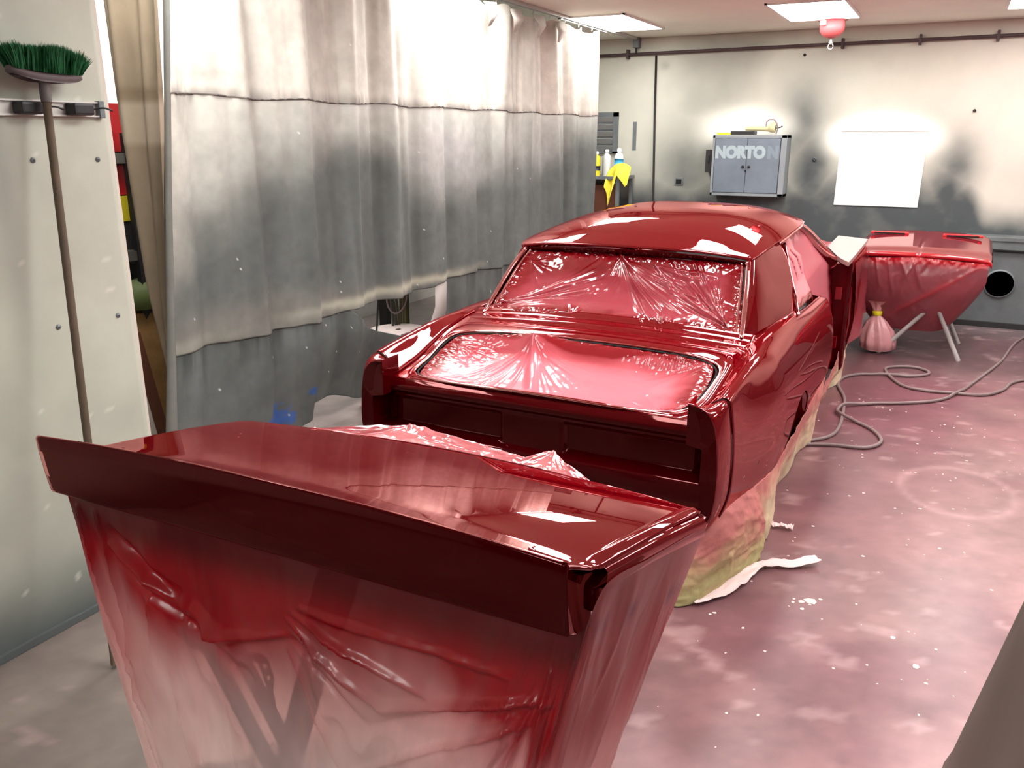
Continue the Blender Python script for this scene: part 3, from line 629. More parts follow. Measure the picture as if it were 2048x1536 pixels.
def quarter(sgn, y0, y1, n=110):
    ysn = np.linspace(y0, y1, n); P = []
    for y in ysn:
        q = section(y); zb = q[-1, 1]
        if abs(y-AC) < AR:
            za = AZ+math.sqrt(AR**2-(y-AC)**2)
            j = np.where(q[:, 1] < max(za, zb))[0]
            if len(j) and za > zb:
                # resample the section so that it ends on the arch
                d = np.r_[0, np.cumsum(np.linalg.norm(np.diff(q, axis=0), axis=1))]
                j0 = j[j > 5][0]; tt = (q[j0-1, 1]-za)/(q[j0-1, 1]-q[j0, 1]); de = d[j0-1]+tt*(d[j0]-d[j0-1])
                dd = np.r_[d[:8], np.linspace(d[8], de, NP-8+1)[1:]] if de > d[8] else np.linspace(0, de, NP)
                dd = dd[:NP]; q = np.c_[np.interp(dd, d, q[:, 0]), np.interp(dd, d, q[:, 1])]
        P.append(cw(sgn*q[:, 0], y, q[:, 1]))
    return np.array(P)
for sgn in (1, -1):
    o = grid('quarter_panel', quarter(sgn, .108, 2.27, 170), PAINT, car, flip=(sgn < 0), thick=.006, off=-1)
    # end cap: rounded band from the dark rear face to the quarter seam
    Q = section(.10); nq = len(Q)
    tt = np.linspace(0, 1, nq)
    arc = poly(np.array([(.655, 0, .788), (.700, 0, .776), (.736, 0, .742), (.756, 0, .69), (.768, 0, .60), (.772, 0, .50), (.764, 0, .41), (.745, 0, .34), (.70, 0, .285)]), nq)[:, [0, 2]]
    Q2 = Q.copy(); 
    rows = []
    for k in np.linspace(0, 1, 12):
        b = math.sin(k*math.pi/2); y = -.012+.112*(1-math.cos(k*math.pi/2)) if False else -.012+.112*k**1.4
        wz = arc*(1-b)+Q2*b
        tilt = .03*np.clip((.5-wz[:, 1])/.2, 0, 1)*(1-k)
        rows.append(cw(sgn*wz[:, 0], y+tilt, wz[:, 1]))
    grid('end_cap', np.array(rows), PAINT, car, flip=(sgn > 0), thick=.004, off=-1)
    tube('panel_seam', cw(sgn*(Q[4:-6, 0]-.003), .104, Q[4:-6, 1]-.001), .0028, HOLE, car, n=6)
    # rear facing inner face of the cap, and the return wall into the tail panel
    inn = np.array([(.652, z) if z > .63 else (.712, z) for z in np.linspace(.785, .29, nq)]); inn[:, 0] = np.where(inn[:, 1] > .63, .654, .712)
    tilt = lambda z: .03*np.clip((.5-z)/.2, 0, 1)
    R0 = cw(sgn*arc[:, 0], -.012+tilt(arc[:, 1]), arc[:, 1]); R1 = cw(sgn*np.minimum(inn[:, 0], arc[:, 0]-.001), -.010+tilt(inn[:, 1]), np.minimum(inn[:, 1], arc[:, 1]+.0))
    R2 = R1.copy(); R2[:, 1] += .12
    grid('cap_face', np.array([R0, R0*.5+R1*.5+[0, .003, 0], R1]), PAINT_SHADE, car, flip=(sgn < 0), smooth=False)
    grid('cap_return', np.array([R1, R2]), PAINT_SHADE, car, flip=(sgn < 0), smooth=False)
# tail panel
nu, nz = 220, 120
u = np.linspace(-.735, .735, nu)[:, None]*np.ones((1, nz)); zt = np.linspace(0, 1, nz)[None]
ztop = .690+.006*(1-(u/.7)**2); z = ztop*(1-zt)+(.275)*zt
y = spl([.27, .33, .43, .455, .475, .60, .625, .645, .66, .675, .70], [.11, .085, .05, .052, .085, .085, .078, .050, .046, .055, .085], z)
def rr(u, z, c, hu, z0, z1, e):
    return sstep(hu+e, hu-e, np.abs(u-c))*sstep(z0-e, z0+e, z)*sstep(z1+e, z1-e, z)
y = y+.022*rr(u, z, -.415, .275, .482, .602, .012)+.022*rr(u, z, .415, .275, .482, .602, .012)
y = y+.05*sstep(.655, .705, np.abs(u))*sstep(.47, .49, z)*sstep(.635, .615, z)
P = cw(u, y, z)
grid('tail_panel', P, PAINT_SHADE, car, flip=False, thick=.004, off=-1)
# trunk opening outline
def outline(th, grow=0.0):
    """closed rounded outline of the trunk opening"""
    c_, s_ = np.cos(th), np.sin(th); n = 5.5
    k = (np.abs(c_)**n+np.abs(s_)**n)**(-1/n)
    a = c_*k; b = s_*k
    yb = .335+(.265+grow)*b
    hw = .605+.055*(b+1)/2*1.0+grow
    return a*hw, yb
def deckz(x, y): return gd(y)+.022*(1-(np.abs(x)/.72)**2)*sstep(-.03, .12, y)
th = np.linspace(0, 2*np.pi, 200, endpoint=False)
ox, oy = outline(th)
rows = []
for k in np.linspace(0, 1, 12):
    c_, s_ = np.cos(th), np.sin(th); m = 1/np.maximum(np.abs(c_), np.abs(s_))
    bx, by = c_*m, s_*m
    Yo = np.where(by >= 0, .335+by*.525, .335+by*.262); Xo = bx*(wi_(Yo)+.004)
    xx = ox*(1-k)+Xo*k; y2 = oy*(1-k)+Yo*k
    z2 = deckz(xx, y2)+.008*np.sin(np.pi*min(k*2.2, 1))+.012*k*sstep(.6, .72, np.abs(xx))
    rows.append(cw(xx, y2, z2))
grid('deck_surround', np.array(rows), PAINT, car, cv=True, flip=False, thick=.004, off=-1)
grow = [outline(th, g) for g in (.002,)][0]
tube_P = cw(grow[0], grow[1], deckz(*grow)+.004)
T_ = np.vstack([tube_P, tube_P[:1]])
tube('gutter_lip', T_, .0055, PAINT, car, n=8, cap=False)
gi = outline(th, -.010); T_ = cw(gi[0], gi[1], deckz(*gi)-.001); T_ = np.vstack([T_, T_[:1]])
tube('weatherstrip_channel', T_, .004, HOLE, car, n=6, cap=False)
# stepped filler panel between trunk and rear glass
u = np.linspace(-1, 1, 90)[:, None]; v = np.linspace(0, 1, 40)[None]
yy = .60+.30*v-.0*u; hwv = .69+.01*v
z = gd(yy)+.026*(1-u**2)+.005*np.exp(-((v-.30)/.07)**2)+.010*sstep(.50, .62, v)-.006*np.exp(-((v-.47)/.05)**2)+.02*sstep(.8, 1, v)
grid('filler_panel', cw(u*hwv, yy+.015*(1-u**2)*0, z*np.ones_like(u)), PAINT, car, thick=.004)
# roof
zc_ = lambda y: spl([1.19, 1.24, 1.35, 1.6, 1.95, 2.3, 2.5, 2.62], [1.150, 1.172, 1.212, 1.258, 1.285, 1.288, 1.272, 1.25], y)
ze_ = lambda y: spl([1.19, 1.25, 1.45, 1.8, 2.2, 2.62], [1.122, 1.135, 1.155, 1.172, 1.182, 1.185], y)
wr_ = lambda y: spl([1.19, 1.25, 1.5, 1.9, 2.3, 2.62], [.595, .612, .630, .640, .632, .600], y)
u = np.linspace(-1, 1, 140)[:, None]; v = np.linspace(1.20, 2.60, 120)[None]
us = np.sign(u)*(1-(1-np.abs(u))**1.25)
z = ze_(v)+(zc_(v)-ze_(v))*(1-np.abs(us)**3.2)
ybow = v-.03*(1-us**2)*sstep(1.5, 1.2, v)+.10*(1-us**2)*sstep(2.2, 2.6, v)
grid('roof', cw(us*wr_(v), ybow, z), PAINT, car, flip=True, thick=.012, off=-1)
# rear lip hanging under the roof edge
vv = np.linspace(0, 1, 8)[None]; z0l = ze_(1.20)+(zc_(1.20)-ze_(1.20))*(1-np.abs(us)**3.2)
grid('roof_lip', cw(us*.598*np.ones_like(vv), 1.20-.03*(1-us**2)+.05*vv, z0l-.006-.032*vv), PAINT_SHADE, car, thick=.004)
# windscreen header so that the roof is closed in front
grid('header', cw(us*.60, 2.60+.10*(1-us**2)+np.array([[0, .03, .05]]), ze_(2.6)+(zc_(2.6)-ze_(2.6))*(1-np.abs(us)**3.2)+np.array([[0, -.02, -.05]])), PAINT, car, thick=.004)
for sgn in (1, -1):
    # sail panel (C pillar)
    s = np.linspace(0, 1, 50)[:, None]; t = np.linspace(0, 1, 40)[None]
    bw, by, bz = .672+.098*s, .86+.64*s, .805+.040*s
    ty = 1.205+.52*s; tw, tz = wr_(ty)-.004, ze_(ty)+.002
    w_ = bw*(1-t)+tw*t+.020*np.sin(np.pi*t)*(.35+.65*s)-.0*s
    y_ = by*(1-t)+ty*t; z_ = bz*(1-t)+tz*t
    w_ = w_-.030*(1-s)**6*(1-t*.6)
    z_ = z_+.018*(1-s)**8*t; w_ = w_+.03*(1-t)**5*s*0
    grid('sail_panel', cw(sgn*w_, y_, z_), PAINT, car, flip=(sgn < 0), thick=.008, off=-1)
    # flared root joining sail to quarter
    f = np.linspace(0, 1, 14)[None]
    bw2, by2, bz2 = .672+.098*s-.030*(1-s)**6, .86+.64*s, .805+.040*s
    wq = ws_(by2)-.008; zq = zs_(by2)-.001
    wv = bw2+(wq-bw2)*f; zv = bz2+.012*(1-f)**2+(zq-bz2)*f**1.3; 
    grid('sail_root', cw(sgn*wv, by2*np.ones_like(f), zv), PAINT, car, flip=(sgn > 0), thick=.004)
    # frame beside the rear glass
    fr = poly(np.array([(.645, .862, .828), (.625, .98, .935), (.603, 1.10, 1.04), (.578, 1.205, 1.118)]), 20)
    tube('glass_frame', cw(sgn*fr[:, 0], fr[:, 1], fr[:, 2]), .012, PAINT, car, n=8)
    tube('inner_bead', cw(sgn*(fr[:, 0]-.028), fr[:, 1]+.006, fr[:, 2]-.004), .006, PAINT, car, n=8)
    # drip rail and window frame posts
    yr = np.linspace(1.62, 2.6, 24); tube('drip_rail', cw(sgn*(wr_(yr)+.006), yr, ze_(yr)-.002), .008, PAINT, car, n=8)
    tube('window_post', poly(cw(sgn*np.array([.652, .70, .75, .785]), np.array([1.72, 1.64, 1.55, 1.50]), np.array([1.155, 1.04, .93, .835])), 16), .009, PAINT_SHADE, car, n=8)
    # windscreen pillar
    ap = poly(cw(sgn*np.array([.580, .612, .660, .712]), np.array([2.46, 2.68, 2.95, 3.28]), np.array([1.192, 1.120, 1.0, .865])), 16)
    for k in range(1): tube('windscreen_pillar', ap, np.linspace(.024, .060, 16), PAINT_SHADE, car, n=10)
    # door hinge pillar
    bm = bmesh.new(); a_, b_ = sorted((CX+sgn*.69, CX+sgn*.862)); box_bm(bm, (a_, CY+3.24, .12), (b_, CY+3.36, .882), .022)
    hp_ = bm_obj('hinge_pillar', bm, PAINT_SHADE, car)
    a_, b_ = sorted((CX+sgn*.765, CX+sgn*.785))
    for z0 in (.28, .62): box('hinge', (min(CX+sgn*.77, CX+sgn*.815), CY+3.215, z0), (max(CX+sgn*.77, CX+sgn*.815), CY+3.242, z0+.085), PAINT, hp_, bev=.004)
    # sill
    bm = bmesh.new(); a_, b_ = sorted((CX+sgn*.66, CX+sgn*.80)); box_bm(bm, (a_, CY+1.9, .13), (b_, CY+3.3, .23), .02); bm_obj('sill', bm, PAINT, car)
    # rear door jamb
    q = section(2.27); q = q[q[:, 1] < .80]
    grid('door_jamb', np.array([cw(sgn*q[:, 0], 2.272, q[:, 1]), cw(sgn*(q[:, 0]-.05), 2.30, q[:, 1]), cw(sgn*(q[:, 0]-.12), 2.26, q[:, 1])]), PAINT_SHADE, car, smooth=False)
    # front fender: top and outer face
    yf = np.linspace(3.30, 5.0, 30); P = []
    for y in yf:
        z0 = .872-.03*(y-3.3); 
        P.append(cw(sgn*np.array([.62, .66, .74, .81, .838, .845, .855, .862, .852, .83]), y, np.array([z0-.03, z0, z0+.008, z0+.002, z0-.018, z0-.10, z0-.25, .45, .32, .20])))
    grid('front_fender', np.array(P), PAINT, car, flip=(sgn < 0), thick=.012, off=-1)
    # wheel arch flange and masked liner
    aa = np.linspace(.05*np.pi, .95*np.pi, 40); P = []
    for dw, dr in ((-.002, .0), (-.004, -.012), (-.03, -.018), (-.05, -.012)):
        wq = np.array([np.interp(-(AZ+AR*math.sin(q_)), -section(AC+AR*math.cos(q_))[6:, 1], section(AC+AR*math.cos(q_))[6:, 0]) for q_ in aa])
        P.append(cw(sgn*(wq+dw), AC+(AR+dr)*np.cos(aa), AZ+(AR+dr)*np.sin(aa)))
    grid('arch_flange', np.array(P), PAINT, car, thick=.002)
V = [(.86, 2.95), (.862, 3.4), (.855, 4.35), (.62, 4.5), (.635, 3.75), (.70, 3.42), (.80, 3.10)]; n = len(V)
fb = obj('fender_reflection', [(CX+x, CY+y, z) for z in (.912, .884) for x, y in V], [tuple(range(n)), tuple(range(2*n-1, n-1, -1))]+[(n+i, n+(i+1) % n, (i+1) % n, i) for i in range(n)], M('pale_reflection', hx(156, 134, 130), .4, coat=.5, coat_rough=.1), smooth=False)
tag(fb, 'added pale plate standing in for the wall reflection on the front fender top', 'board')  # added plate, its pale colour paints the wall's reflection on the fender top
# cowl, scuttle
grid('cowl', cw(np.linspace(-.66, .66, 30)[:, None], 3.28+np.array([[0, .1, .2, .34]]), .868+.012*(1-np.linspace(-1, 1, 30)[:, None]**2)+np.array([[0, .004, .0, -.03]])), PAINT, car, thick=.01)
# floor pan and dark interior core, keeps light out
bm = bmesh.new(); box_bm(bm, (CX-.66, CY+.15, .14), (CX+.66, CY+4.9, .20), .01); bm_obj('floor_pan', bm, PAINT_SHADE, car)
for y0_, z0_, l_ in ((.40, .47, .05), (.26, .44, .012)):
    sw = [np.interp(-zz_, -section(y0_)[6:, 1], section(y0_)[6:, 0]) for zz_ in (z0_-.5*l_, z0_+.5*l_)]
    tube('marker_hole', cw(np.array(sw)+.001, [y0_-.01, y0_+.012], [z0_-.5*l_, z0_+.5*l_]), .0055, HOLE if l_ > .02 else STEEL_L, car, n=8)

# ------------------------------------------------------------------ masking film helpers
def ridges(U, V, segs):
    """segs: (u0,v0,u1,v1,width0,width1,amp)"""
    d = np.zeros_like(U)
    for (u0, v0, u1, v1, w0, w1, am) in segs:
        dx, dy = u1-u0, v1-v0; L2 = dx*dx+dy*dy
        t = ((U-u0)*dx+(V-v0)*dy)/L2; tc = np.clip(t, 0, 1)
        dist = np.hypot(U-(u0+tc*dx), V-(v0+tc*dy)); w_ = w0+(w1-w0)*tc
        prof_ = np.clip(1-np.abs(dist)/(w_*1.6), 0, 1)**1.5
        d += am*prof_*np.sin(np.pi*np.clip(tc*.94+.04, 0, 1))**.5
    return d
def fan(u0, v0, a0, a1, n, l0, l1, w, am, seed=1):
    r = np.random.default_rng(seed); out = []
    for k in range(n):
        a = math.radians(a0+(a1-a0)*(k+r.uniform(-.3, .3))/max(n-1, 1)); l = r.uniform(l0, l1)
        out.append((u0, v0, u0+l*math.cos(a), v0+l*math.sin(a), w*.35, w*r.uniform(.8, 1.6), am*r.uniform(.4, 1)*r.choice([1, 1, -.8])))
    return out
def filmcol(shape_like, tint, spray, pink=(206, 104, 116), red=(118, 3, 14)):
    return mix(np.zeros(shape_like.shape+(3,))+lin(pink), lin(red), np.clip(spray, 0, 1))*np.asarray(tint)[..., None]
# trunk film
nu, nv = 300, 200
a = np.linspace(-1, 1, nu)[:, None]*np.ones((1, nv)); b = np.linspace(-1, 1, nv)[None]*np.ones((nu, 1))
rc = .975
# square to superellipse: pull corners in
k = 1-.085*(a*a*b*b)**1.2
X_ = a*k*(.605+.0275*(b+1))*rc; Y_ = .335+b*k*.265*rc
edge = np.minimum(1-np.abs(a), 1-np.abs(b)); 
zb = deckz(X_, Y_)-.002
sag = -.040*sstep(0, .45, edge)
U, V_ = a*1.25, b*.55                       # roughly metric
apex = (-.42, .44); RA = .55
segs = fan(apex[0], apex[1], -125, -20, 26, .5, 1.2, .020, .0075, 3)
segs += fan(-1.15, -.42, -5, 40, 9, .3, .8, .022, .007, 4)+fan(-1.15, .3, -60, 10, 8, .2, .5, .02, .006, 14)
segs += fan(1.18, .45, 150, 235, 16, .25, .7, .020, .008, 5)+fan(1.15, -.50, 120, 180, 9, .3, .8, .02, .007, 6)+fan(-.02, -.54, 30, 160, 12, .1, .35, .013, .006, 7)
z = zb+sag+.045*np.exp(-(np.hypot(U-apex[0], V_-apex[1])/.13)**1.2)
z = z+.020*np.exp(-((U-apex[0]-(apex[1]-V_)*.40)/.05)**2)*sstep(.5, .3, V_)*sstep(-.55, -.2, V_)
z = z+RA*ridges(U, V_, segs)
cr = fbm(U*26, V_*26, 61, 3)-.5
z = z+cr*.008*sstep(.16, .02, edge)+(fbm(U*5, V_*5, 62)-.5)*.004
z = z+cr*.010*np.exp(-((U+.95)/.22)**2-((V_-.28)/.2)**2)+(fbm(U*40, V_*10, 63)-.5)*.02*np.exp(-((U-.75)/.30)**2-((V_-.43)/.10)**2)
spray = sstep(.28, .03, edge+(fbm(U*3, V_*3, 64)-.5)*.25)+np.exp(-((U-.15)/.5)**2-((V_-.45)/.20)**2)*.9
spray = np.maximum(spray, sstep(.22, .55, V_+.22*np.abs(U-.2))*.7)
c = filmcol(U, .9+.2*fbm(U*2, V_*9, 65), spray, pink=(212, 104, 116))
o = grid('trunk_film', cw(X_, Y_, z), FILM, col=c, thick=.0015); tag(o, 'crinkled red oversprayed plastic film masking the trunk opening of the car', 'masking film')
# rear window film
nu, nv = 320, 190
a = np.linspace(-1, 1, nu)[:, None]*np.ones((1, nv)); b = np.linspace(0, 1, nv)[None]*np.ones((nu, 1))
hw = .632*(1-b)+.562*b; yb_ = .872*(1-b)+1.215*b; zb_ = .832*(1-b)+1.105*b+.020*(1-a*a)*(1-b)+.012*(1-a*a)*b
edge = np.minimum(1-np.abs(a), np.minimum(b*1.1, (1-b)*1.1))
U, V_ = a*1.25, b*.9
segs = fan(-.10, .86, -62, -18, 13, .6, 1.5, .022, .012, 21)+fan(-1.15, .13, 12, 42, 12, .6, 1.2, .024, .009, 22)
segs += fan(1.12, .12, 100, 152, 16, .35, 1.0, .020, .013, 23)+fan(.30, .80, -50, -5, 8, .4, .8, .03, .010, 24)+fan(-.10, .86, -125, -65, 8, .3, .7, .03, .006, 25)
segs += fan(.55, .0, 60, 140, 9, .08, .2, .022, .010, 26)+fan(-.35, .02, 60, 130, 9, .08, .2, .018, .006, 27)+fan(-1.15, .75, -60, 10, 6, .2, .5, .02, .006, 28)
bulge = -.030*sstep(0, .35, edge)-.025*np.exp(-((U-.35)/.5)**2-((V_-.62)/.22)**2)+.02*np.exp(-((U+.75)/.25)**2-((V_-.12)/.12)**2)
h = bulge+1.25*ridges(U, V_, segs)+(fbm(U*24, V_*24, 71, 3)-.5)*.014*sstep(.13, .02, edge)+(fbm(U*4, V_*5, 72)-.5)*.008
h = h+(fbm(U*14, V_*4, 73)-.5)*.03*np.exp(-((V_-.08)/.06)**2)*sstep(.0, .5, U)
P = cw(a*hw, yb_+h*-.62, zb_+h*.78)
spray = sstep(.22, .03, edge+(fbm(U*4, V_*4, 74)-.5)*.22)+sstep(.50, .82, V_+.15*(fbm(U*3, V_*3, 76)-.5))*sstep(.45, -.3, U)*.95
c = filmcol(U, .9+.2*fbm(U*3, V_*6, 75), np.clip(spray+.25, 0, 1), pink=(160, 62, 74))
o = grid('rear_window_film', P, FILMG, col=c, thick=.0015); tag(o, 'wrinkled red plastic film stretched over the rear window of the car', 'masking film')
# side film over quarter window and door opening (both sides)
for sgn in (1, -1):
    nu, nv = 170, 110
    s = np.linspace(0, 1, nu)[:, None]*np.ones((1, nv)); t = np.linspace(0, 1, nv)[None]*np.ones((nu, 1))
    yt = 1.70+.90*s; wt = wr_(yt)-.015; zt_ = ze_(yt)-.012
    yb2 = 1.50+1.78*s; wb = .762+.03*s; zb2 = .838-.50*sstep(.30, .52, s)
    yF = np.interp(t, [0, .55, 1], [3.25, 3.22, 2.58]); wF = np.interp(t, [0, .55, 1], [.785, .715, .60]); zF = np.interp(t, [0, .55, 1], [.24, .86, 1.165])
    yR = 1.50+.20*t; k_ = s**1.0; y_ = yR*(1-k_)+yF*k_; w_ = (wb*(1-t)+wt*t)*(1-k_)+wF*k_
    z0_ = (.838*(1-t)+zt_*t)*(1-k_)+zF*k_; z_ = z0_+(zb2-(.838*(1-k_)+.24*k_))*(1-t)
    e = np.minimum(np.minimum(s*1.6, (1-s)*1.6), np.minimum(t, 1-t))
    f = ridges(s, t, [(.10+.07*k, .82-.04*k, .13+.08*k, .22+.03*k, .008, .012, -.016) for k in range(4)])
    w_ = w_-.018*sstep(0, .3, e)+f+(fbm(s*18, t*18, 81, 3)-.5)*.022*sstep(.12, .01, e)
    sp = sstep(.13, .02, e+(fbm(s*6, t*6, 82)-.5)*.12)+.9*(f < -.006)
    c = filmcol(s, np.ones_like(s), sp, pink=(222, 122, 134))
    o = grid('side_window_film', cw(sgn*w_, y_, z_), FILM, col=c, thick=.0015)
    tag(o, 'pink plastic film masking the side window and door opening nearest the hose' if sgn > 0 else 'plastic film masking the side window facing the grey curtain, hidden behind the roof', 'masking film')
    # arch liner film
    aa = np.linspace(0, np.pi, 40)[:, None]; r_ = np.linspace(.0, 1, 12)[None]
    P = cw(sgn*(.80-.02*np.cos(aa*7)*r_), AC+AR*.98*np.cos(aa)*r_, .10+(AZ-.10+AR*.98*np.sin(aa))*r_)
    c = filmcol(aa*r_, np.ones_like(aa*r_), .9+0*aa*r_, red=(170, 8, 22))
    o = grid('wheel_arch_film', P, FILM, col=c, thick=.002); tag(o, 'red film masking the wheel arch beside the paper skirt' if sgn > 0 else 'red film masking the far side wheel arch of the car', 'masking film')
# film over the engine bay with the loose drape outside the fender
u = np.linspace(-.64, .64, 60)[:, None]; v = np.linspace(3.62, 4.95, 50)[None]
z = .86-.03*(v-3.3)+.03*(fbm(u*6, v*6, 91)-.5)+.02*(fbm(u*20, v*20, 92)-.5)
o = grid('engine_bay_film', cw(u, v, z), FILM, col=filmcol(z, np.ones_like(z), .35+.4*fbm(u*4, v*4, 93)), thick=.002); tag(o, 'pink plastic film over the open engine bay at the front of the car', 'masking film')
s = np.linspace(0, 1, 60)[:, None]; t = np.linspace(0, 1, 50)[None]
y_ = 3.40+1.5*s*(1-.35*t); w_ = .868+.035*np.sin(s*9+t*4)*t+.02*t+.012*(fbm(s*14, t*5, 95)-.5)+0*t; z_ = (.85-.05*s)-(.62-.15*s)*t
o = grid('fender_drape', cw(w_, y_, z_), M('fender_drape_film', attr=True, rough=.3, coat=.8, coat_rough=.1, alpha=.8, bump=(12, .4)), col=filmcol(w_, np.ones_like(w_), .85-.35*t+.2*fbm(s*8, t*3, 96)), thick=0)
tag(o, 'translucent red plastic hanging down outside the front fender of the car', 'masking film')

# ------------------------------------------------------------------ paper skirts
def papercol(s, t, base=(222, 202, 168), spray=(192, 104, 106), sp=None, seed=0):
    n = fbm(s*12, t*4, 100+seed); 
    q = sstep(.75, .0, t+(n-.5)*.9)*.9 if sp is None else sp
    c = mix(np.zeros(n.shape+(3,))+lin(base), lin(spray), np.clip(q, 0, 1))
    return c*(.9+.2*fbm(s*30, t*12, 101+seed))[..., None]
# long skirt along the right side
ysk = np.linspace(.42, 4.4, 260)[:, None]; t = np.linspace(0, 1, 40)[None]
def botw(y):
    out = []
    for q in np.atleast_1d(y):
        s_ = section(min(max(q, .1), 2.27)); k = np.argmin(np.abs(s_[:, 1]-.335)); out.append(s_[k, 0]+.006)
    return np.array(out)
wt = botw(ysk[:, 0])[:, None]; wt = np.where(ysk > 2.27, .815+.02, wt)
ztp = .335+0*ysk; ztp = ztp-.03*np.sin(ysk*3)*0; ztp = np.where(ysk > 2.27, .20+.14*sstep(2.5, 2.27, ysk)+.13*sstep(3.0, 3.5, ysk), ztp)
wbt = .835+.03*np.sin(ysk*4.1)+.02*np.sin(ysk*9.3+1)-.03*sstep(.9, 1.4, ysk)
w_ = wt*(1-t)+wbt*t+.035*np.sin(np.pi*t)*(fbm(ysk*2.5, t*2, 111)-.35)+.01*(fbm(ysk*12, t*4, 112)-.5)
z_ = ztp*(1-t)+.004*t; y_ = ysk+.05*np.sin(ysk*5)*t*.5-.30*(1-t)*0*ysk
# the free rear edge slopes forward
y_ = y_+.12*t*sstep(.75, .42, ysk)
s2 = ysk*np.ones_like(t)
c = papercol(s2*.5, t*np.ones_like(ysk)*.9+.12*sstep(1.0, .5, ysk)-.15*sstep(1, 2, ysk))
o = grid('paper_skirt', cw(w_, y_, z_), PAPER, col=c, thick=.0015); tag(o, 'long tan masking paper skirt along the right side of the car down to the floor', 'masking paper')
# rear corner sheet
pts_t = poly(np.array([(.05, .16, .29), (.35, .10, .285), (.60, .07, .285), (.70, .06, .29), (.765, .13, .345), (.80, .28, .34), (.818, .44, .335)]), 150)
pts_b = poly(np.array([(.10, .14, .004), (.38, .06, .004), (.60, -.03, .004), (.69, -.04, .004), (.76, .10, .004), (.82, .28, .004), (.868, .44, .004)]), 150)
s = np.linspace(0, 1, 150)[:, None]; t = np.linspace(0, 1, 60)[None]
P = pts_t[:, None]*(1-t[..., None])+pts_b[:, None]*t[..., None]
bul = .05*np.sin(np.pi*t)*(.4+fbm(s*5, t*2, 121))+.014*(fbm(s*14, t*6, 122)-.5)+.007*(1-np.abs(2*fbm(s*9, t*5, 124, 3)-1)*2).clip(0, 1)**2
P[..., 0] += bul*sstep(.45, .75, s)+0; P[..., 1] -= bul*sstep(.75, .4, s)
c = papercol(s*3, t*np.ones_like(s), base=(186, 180, 128), spray=(186, 108, 108), sp=np.clip(sstep(.40, .60, s)*sstep(.95, .15, t+(fbm(s*7, t*4, 123)-.5)*.8)+.0*t, 0, .95))
o = grid('corner_paper', cw(P[..., 0], P[..., 1], P[..., 2]), PAPER, col=c, thick=.0015); tag(o, 'green tan masking paper sheet wrapped around the rear corner under the bumper area', 'masking paper')
# dark inner overlap between both sheets
s = np.linspace(0, 1, 20)[:, None]; t = np.linspace(0, 1, 30)[None]
P = cw(.812+.02*s-.02*t+.045*t*s, .43+.12*s+.06*t, .33-.325*t)
o = grid('inner_paper', P, PAPER, col=papercol(s*t, t*np.ones_like(s), base=(120, 108, 62), spray=(110, 60, 50), sp=.4*(1-t)*np.ones_like(s)), thick=.0015); tag(o, 'olive folded inner layer of masking paper between the two sheets', 'masking paper')
TAPE = M('white_tape', hx(238, 212, 212), .55, bump=(20, .6))
def strip(name, pts, wd, mat, lab, cat, lift=.006, seed=0):
    C_ = poly(np.array(pts), 60); T, N, B = frames(C_); tv = np.linspace(-1, 1, 8)[None]
    side = np.cross(T, [0, 0, 1.]); side /= np.linalg.norm(side, axis=1)[:, None]
    wv = np.interp(np.linspace(0, 1, 60), np.linspace(0, 1, len(wd)), wd)[:, None]
    P = C_[:, None]+side[:, None]*(tv*wv)[..., None]
    ss = np.linspace(0, 5, 60)[:, None]; P[..., 2] += lift+.022*fbm(ss*3, tv*2+5, 130+seed)
    o = grid(name, P, mat, thick=.001); return tag(o, lab, cat)
strip('tape_tail', [(CX+.73, CY-.02, .0), (CX+.80, CY+.12, .0), (CX+.85, CY+.27, .005), (CX+.90, CY+.40, .004), (CX+1.0, CY+.46, .0), (CX+1.09, CY+.53, .012)], [.006, .028, .035, .022, .03, .028], TAPE, 'crumpled pale pink tape tail trailing from the rear corner paper onto the floor', 'tape')
strip('tape_scrap', [(CX+.84, CY+.78, .0), (CX+.90, CY+.80, .0), (CX+.95, CY+.80, .0)], [.012, .016, .02], TAPE, 'short scrap of pale tape sticking out from under the paper skirt', 'tape', seed=3)
# underlay paper beneath the body so that the shell rests on something
st = empty('body_dolly', (CX, CY+2.2, 0), 'low dark steel dolly carrying the car body, hidden by the paper skirts', 'dolly')
for x in (-.45, .45): bar('rail', (CX+x, CY+.4, .10), (CX+x, CY+4.7, .10), .07, .07, DARK, st)
for y in (.6, 2.4, 4.4):
    bar('cross_member', (CX-.5, CY+y, .10), (CX+.5, CY+y, .10), .06, .05, DARK, st)
    for x in (-.45, .45): lathe('caster', [(.035, -.02), (.035, .02)], (CX+x, CY+y, .036), BLACK, st, n=16, axis='x')

# ------------------------------------------------------------------ trunk lid on its stand (foreground)
lid = empty('trunk_lid', (-1.1, 1.35, .90), 'large glossy dark red trunk lid with tall spoiler lip in the foreground', 'car lid')
nu, nv = 200, 120
u = np.linspace(0, 1, nu)[:, None]*np.ones((1, nv)); v = np.linspace(0, 1, nv)[None]*np.ones((nu, 1))
xl = -1.795+.115*sstep(0, .14, v)+.03*v; xr = -.478+.02*sstep(0, .14, v)+.082*v
Xl = xl*(1-u)+xr*u; e = 2*u-1
yfar = 1.60+.050*(1-e**2)-.05*np.clip((np.abs(e)-.93)/.07, 0, 1)**2*(e < 0)
Yl = 1.128*(1-v**1.15)+yfar*v**1.15+(-.0)*e
crown = .022*(1-e*e)*(1-.6*(Yl-1.2))
dy_ = np.clip(Yl, 1.128, 1.66)-1.22; zl = 1.002-.10*dy_-.1385*dy_*np.abs(dy_)+.9*np.clip(-dy_-.015, 0, 1)**1.9+crown
zl = zl-.014*sstep(.965, 1.0, np.abs(e))**1.5*sstep(1.14, 1.22, Yl)*(1-.85*sstep(1.25, 1.6, Yl))
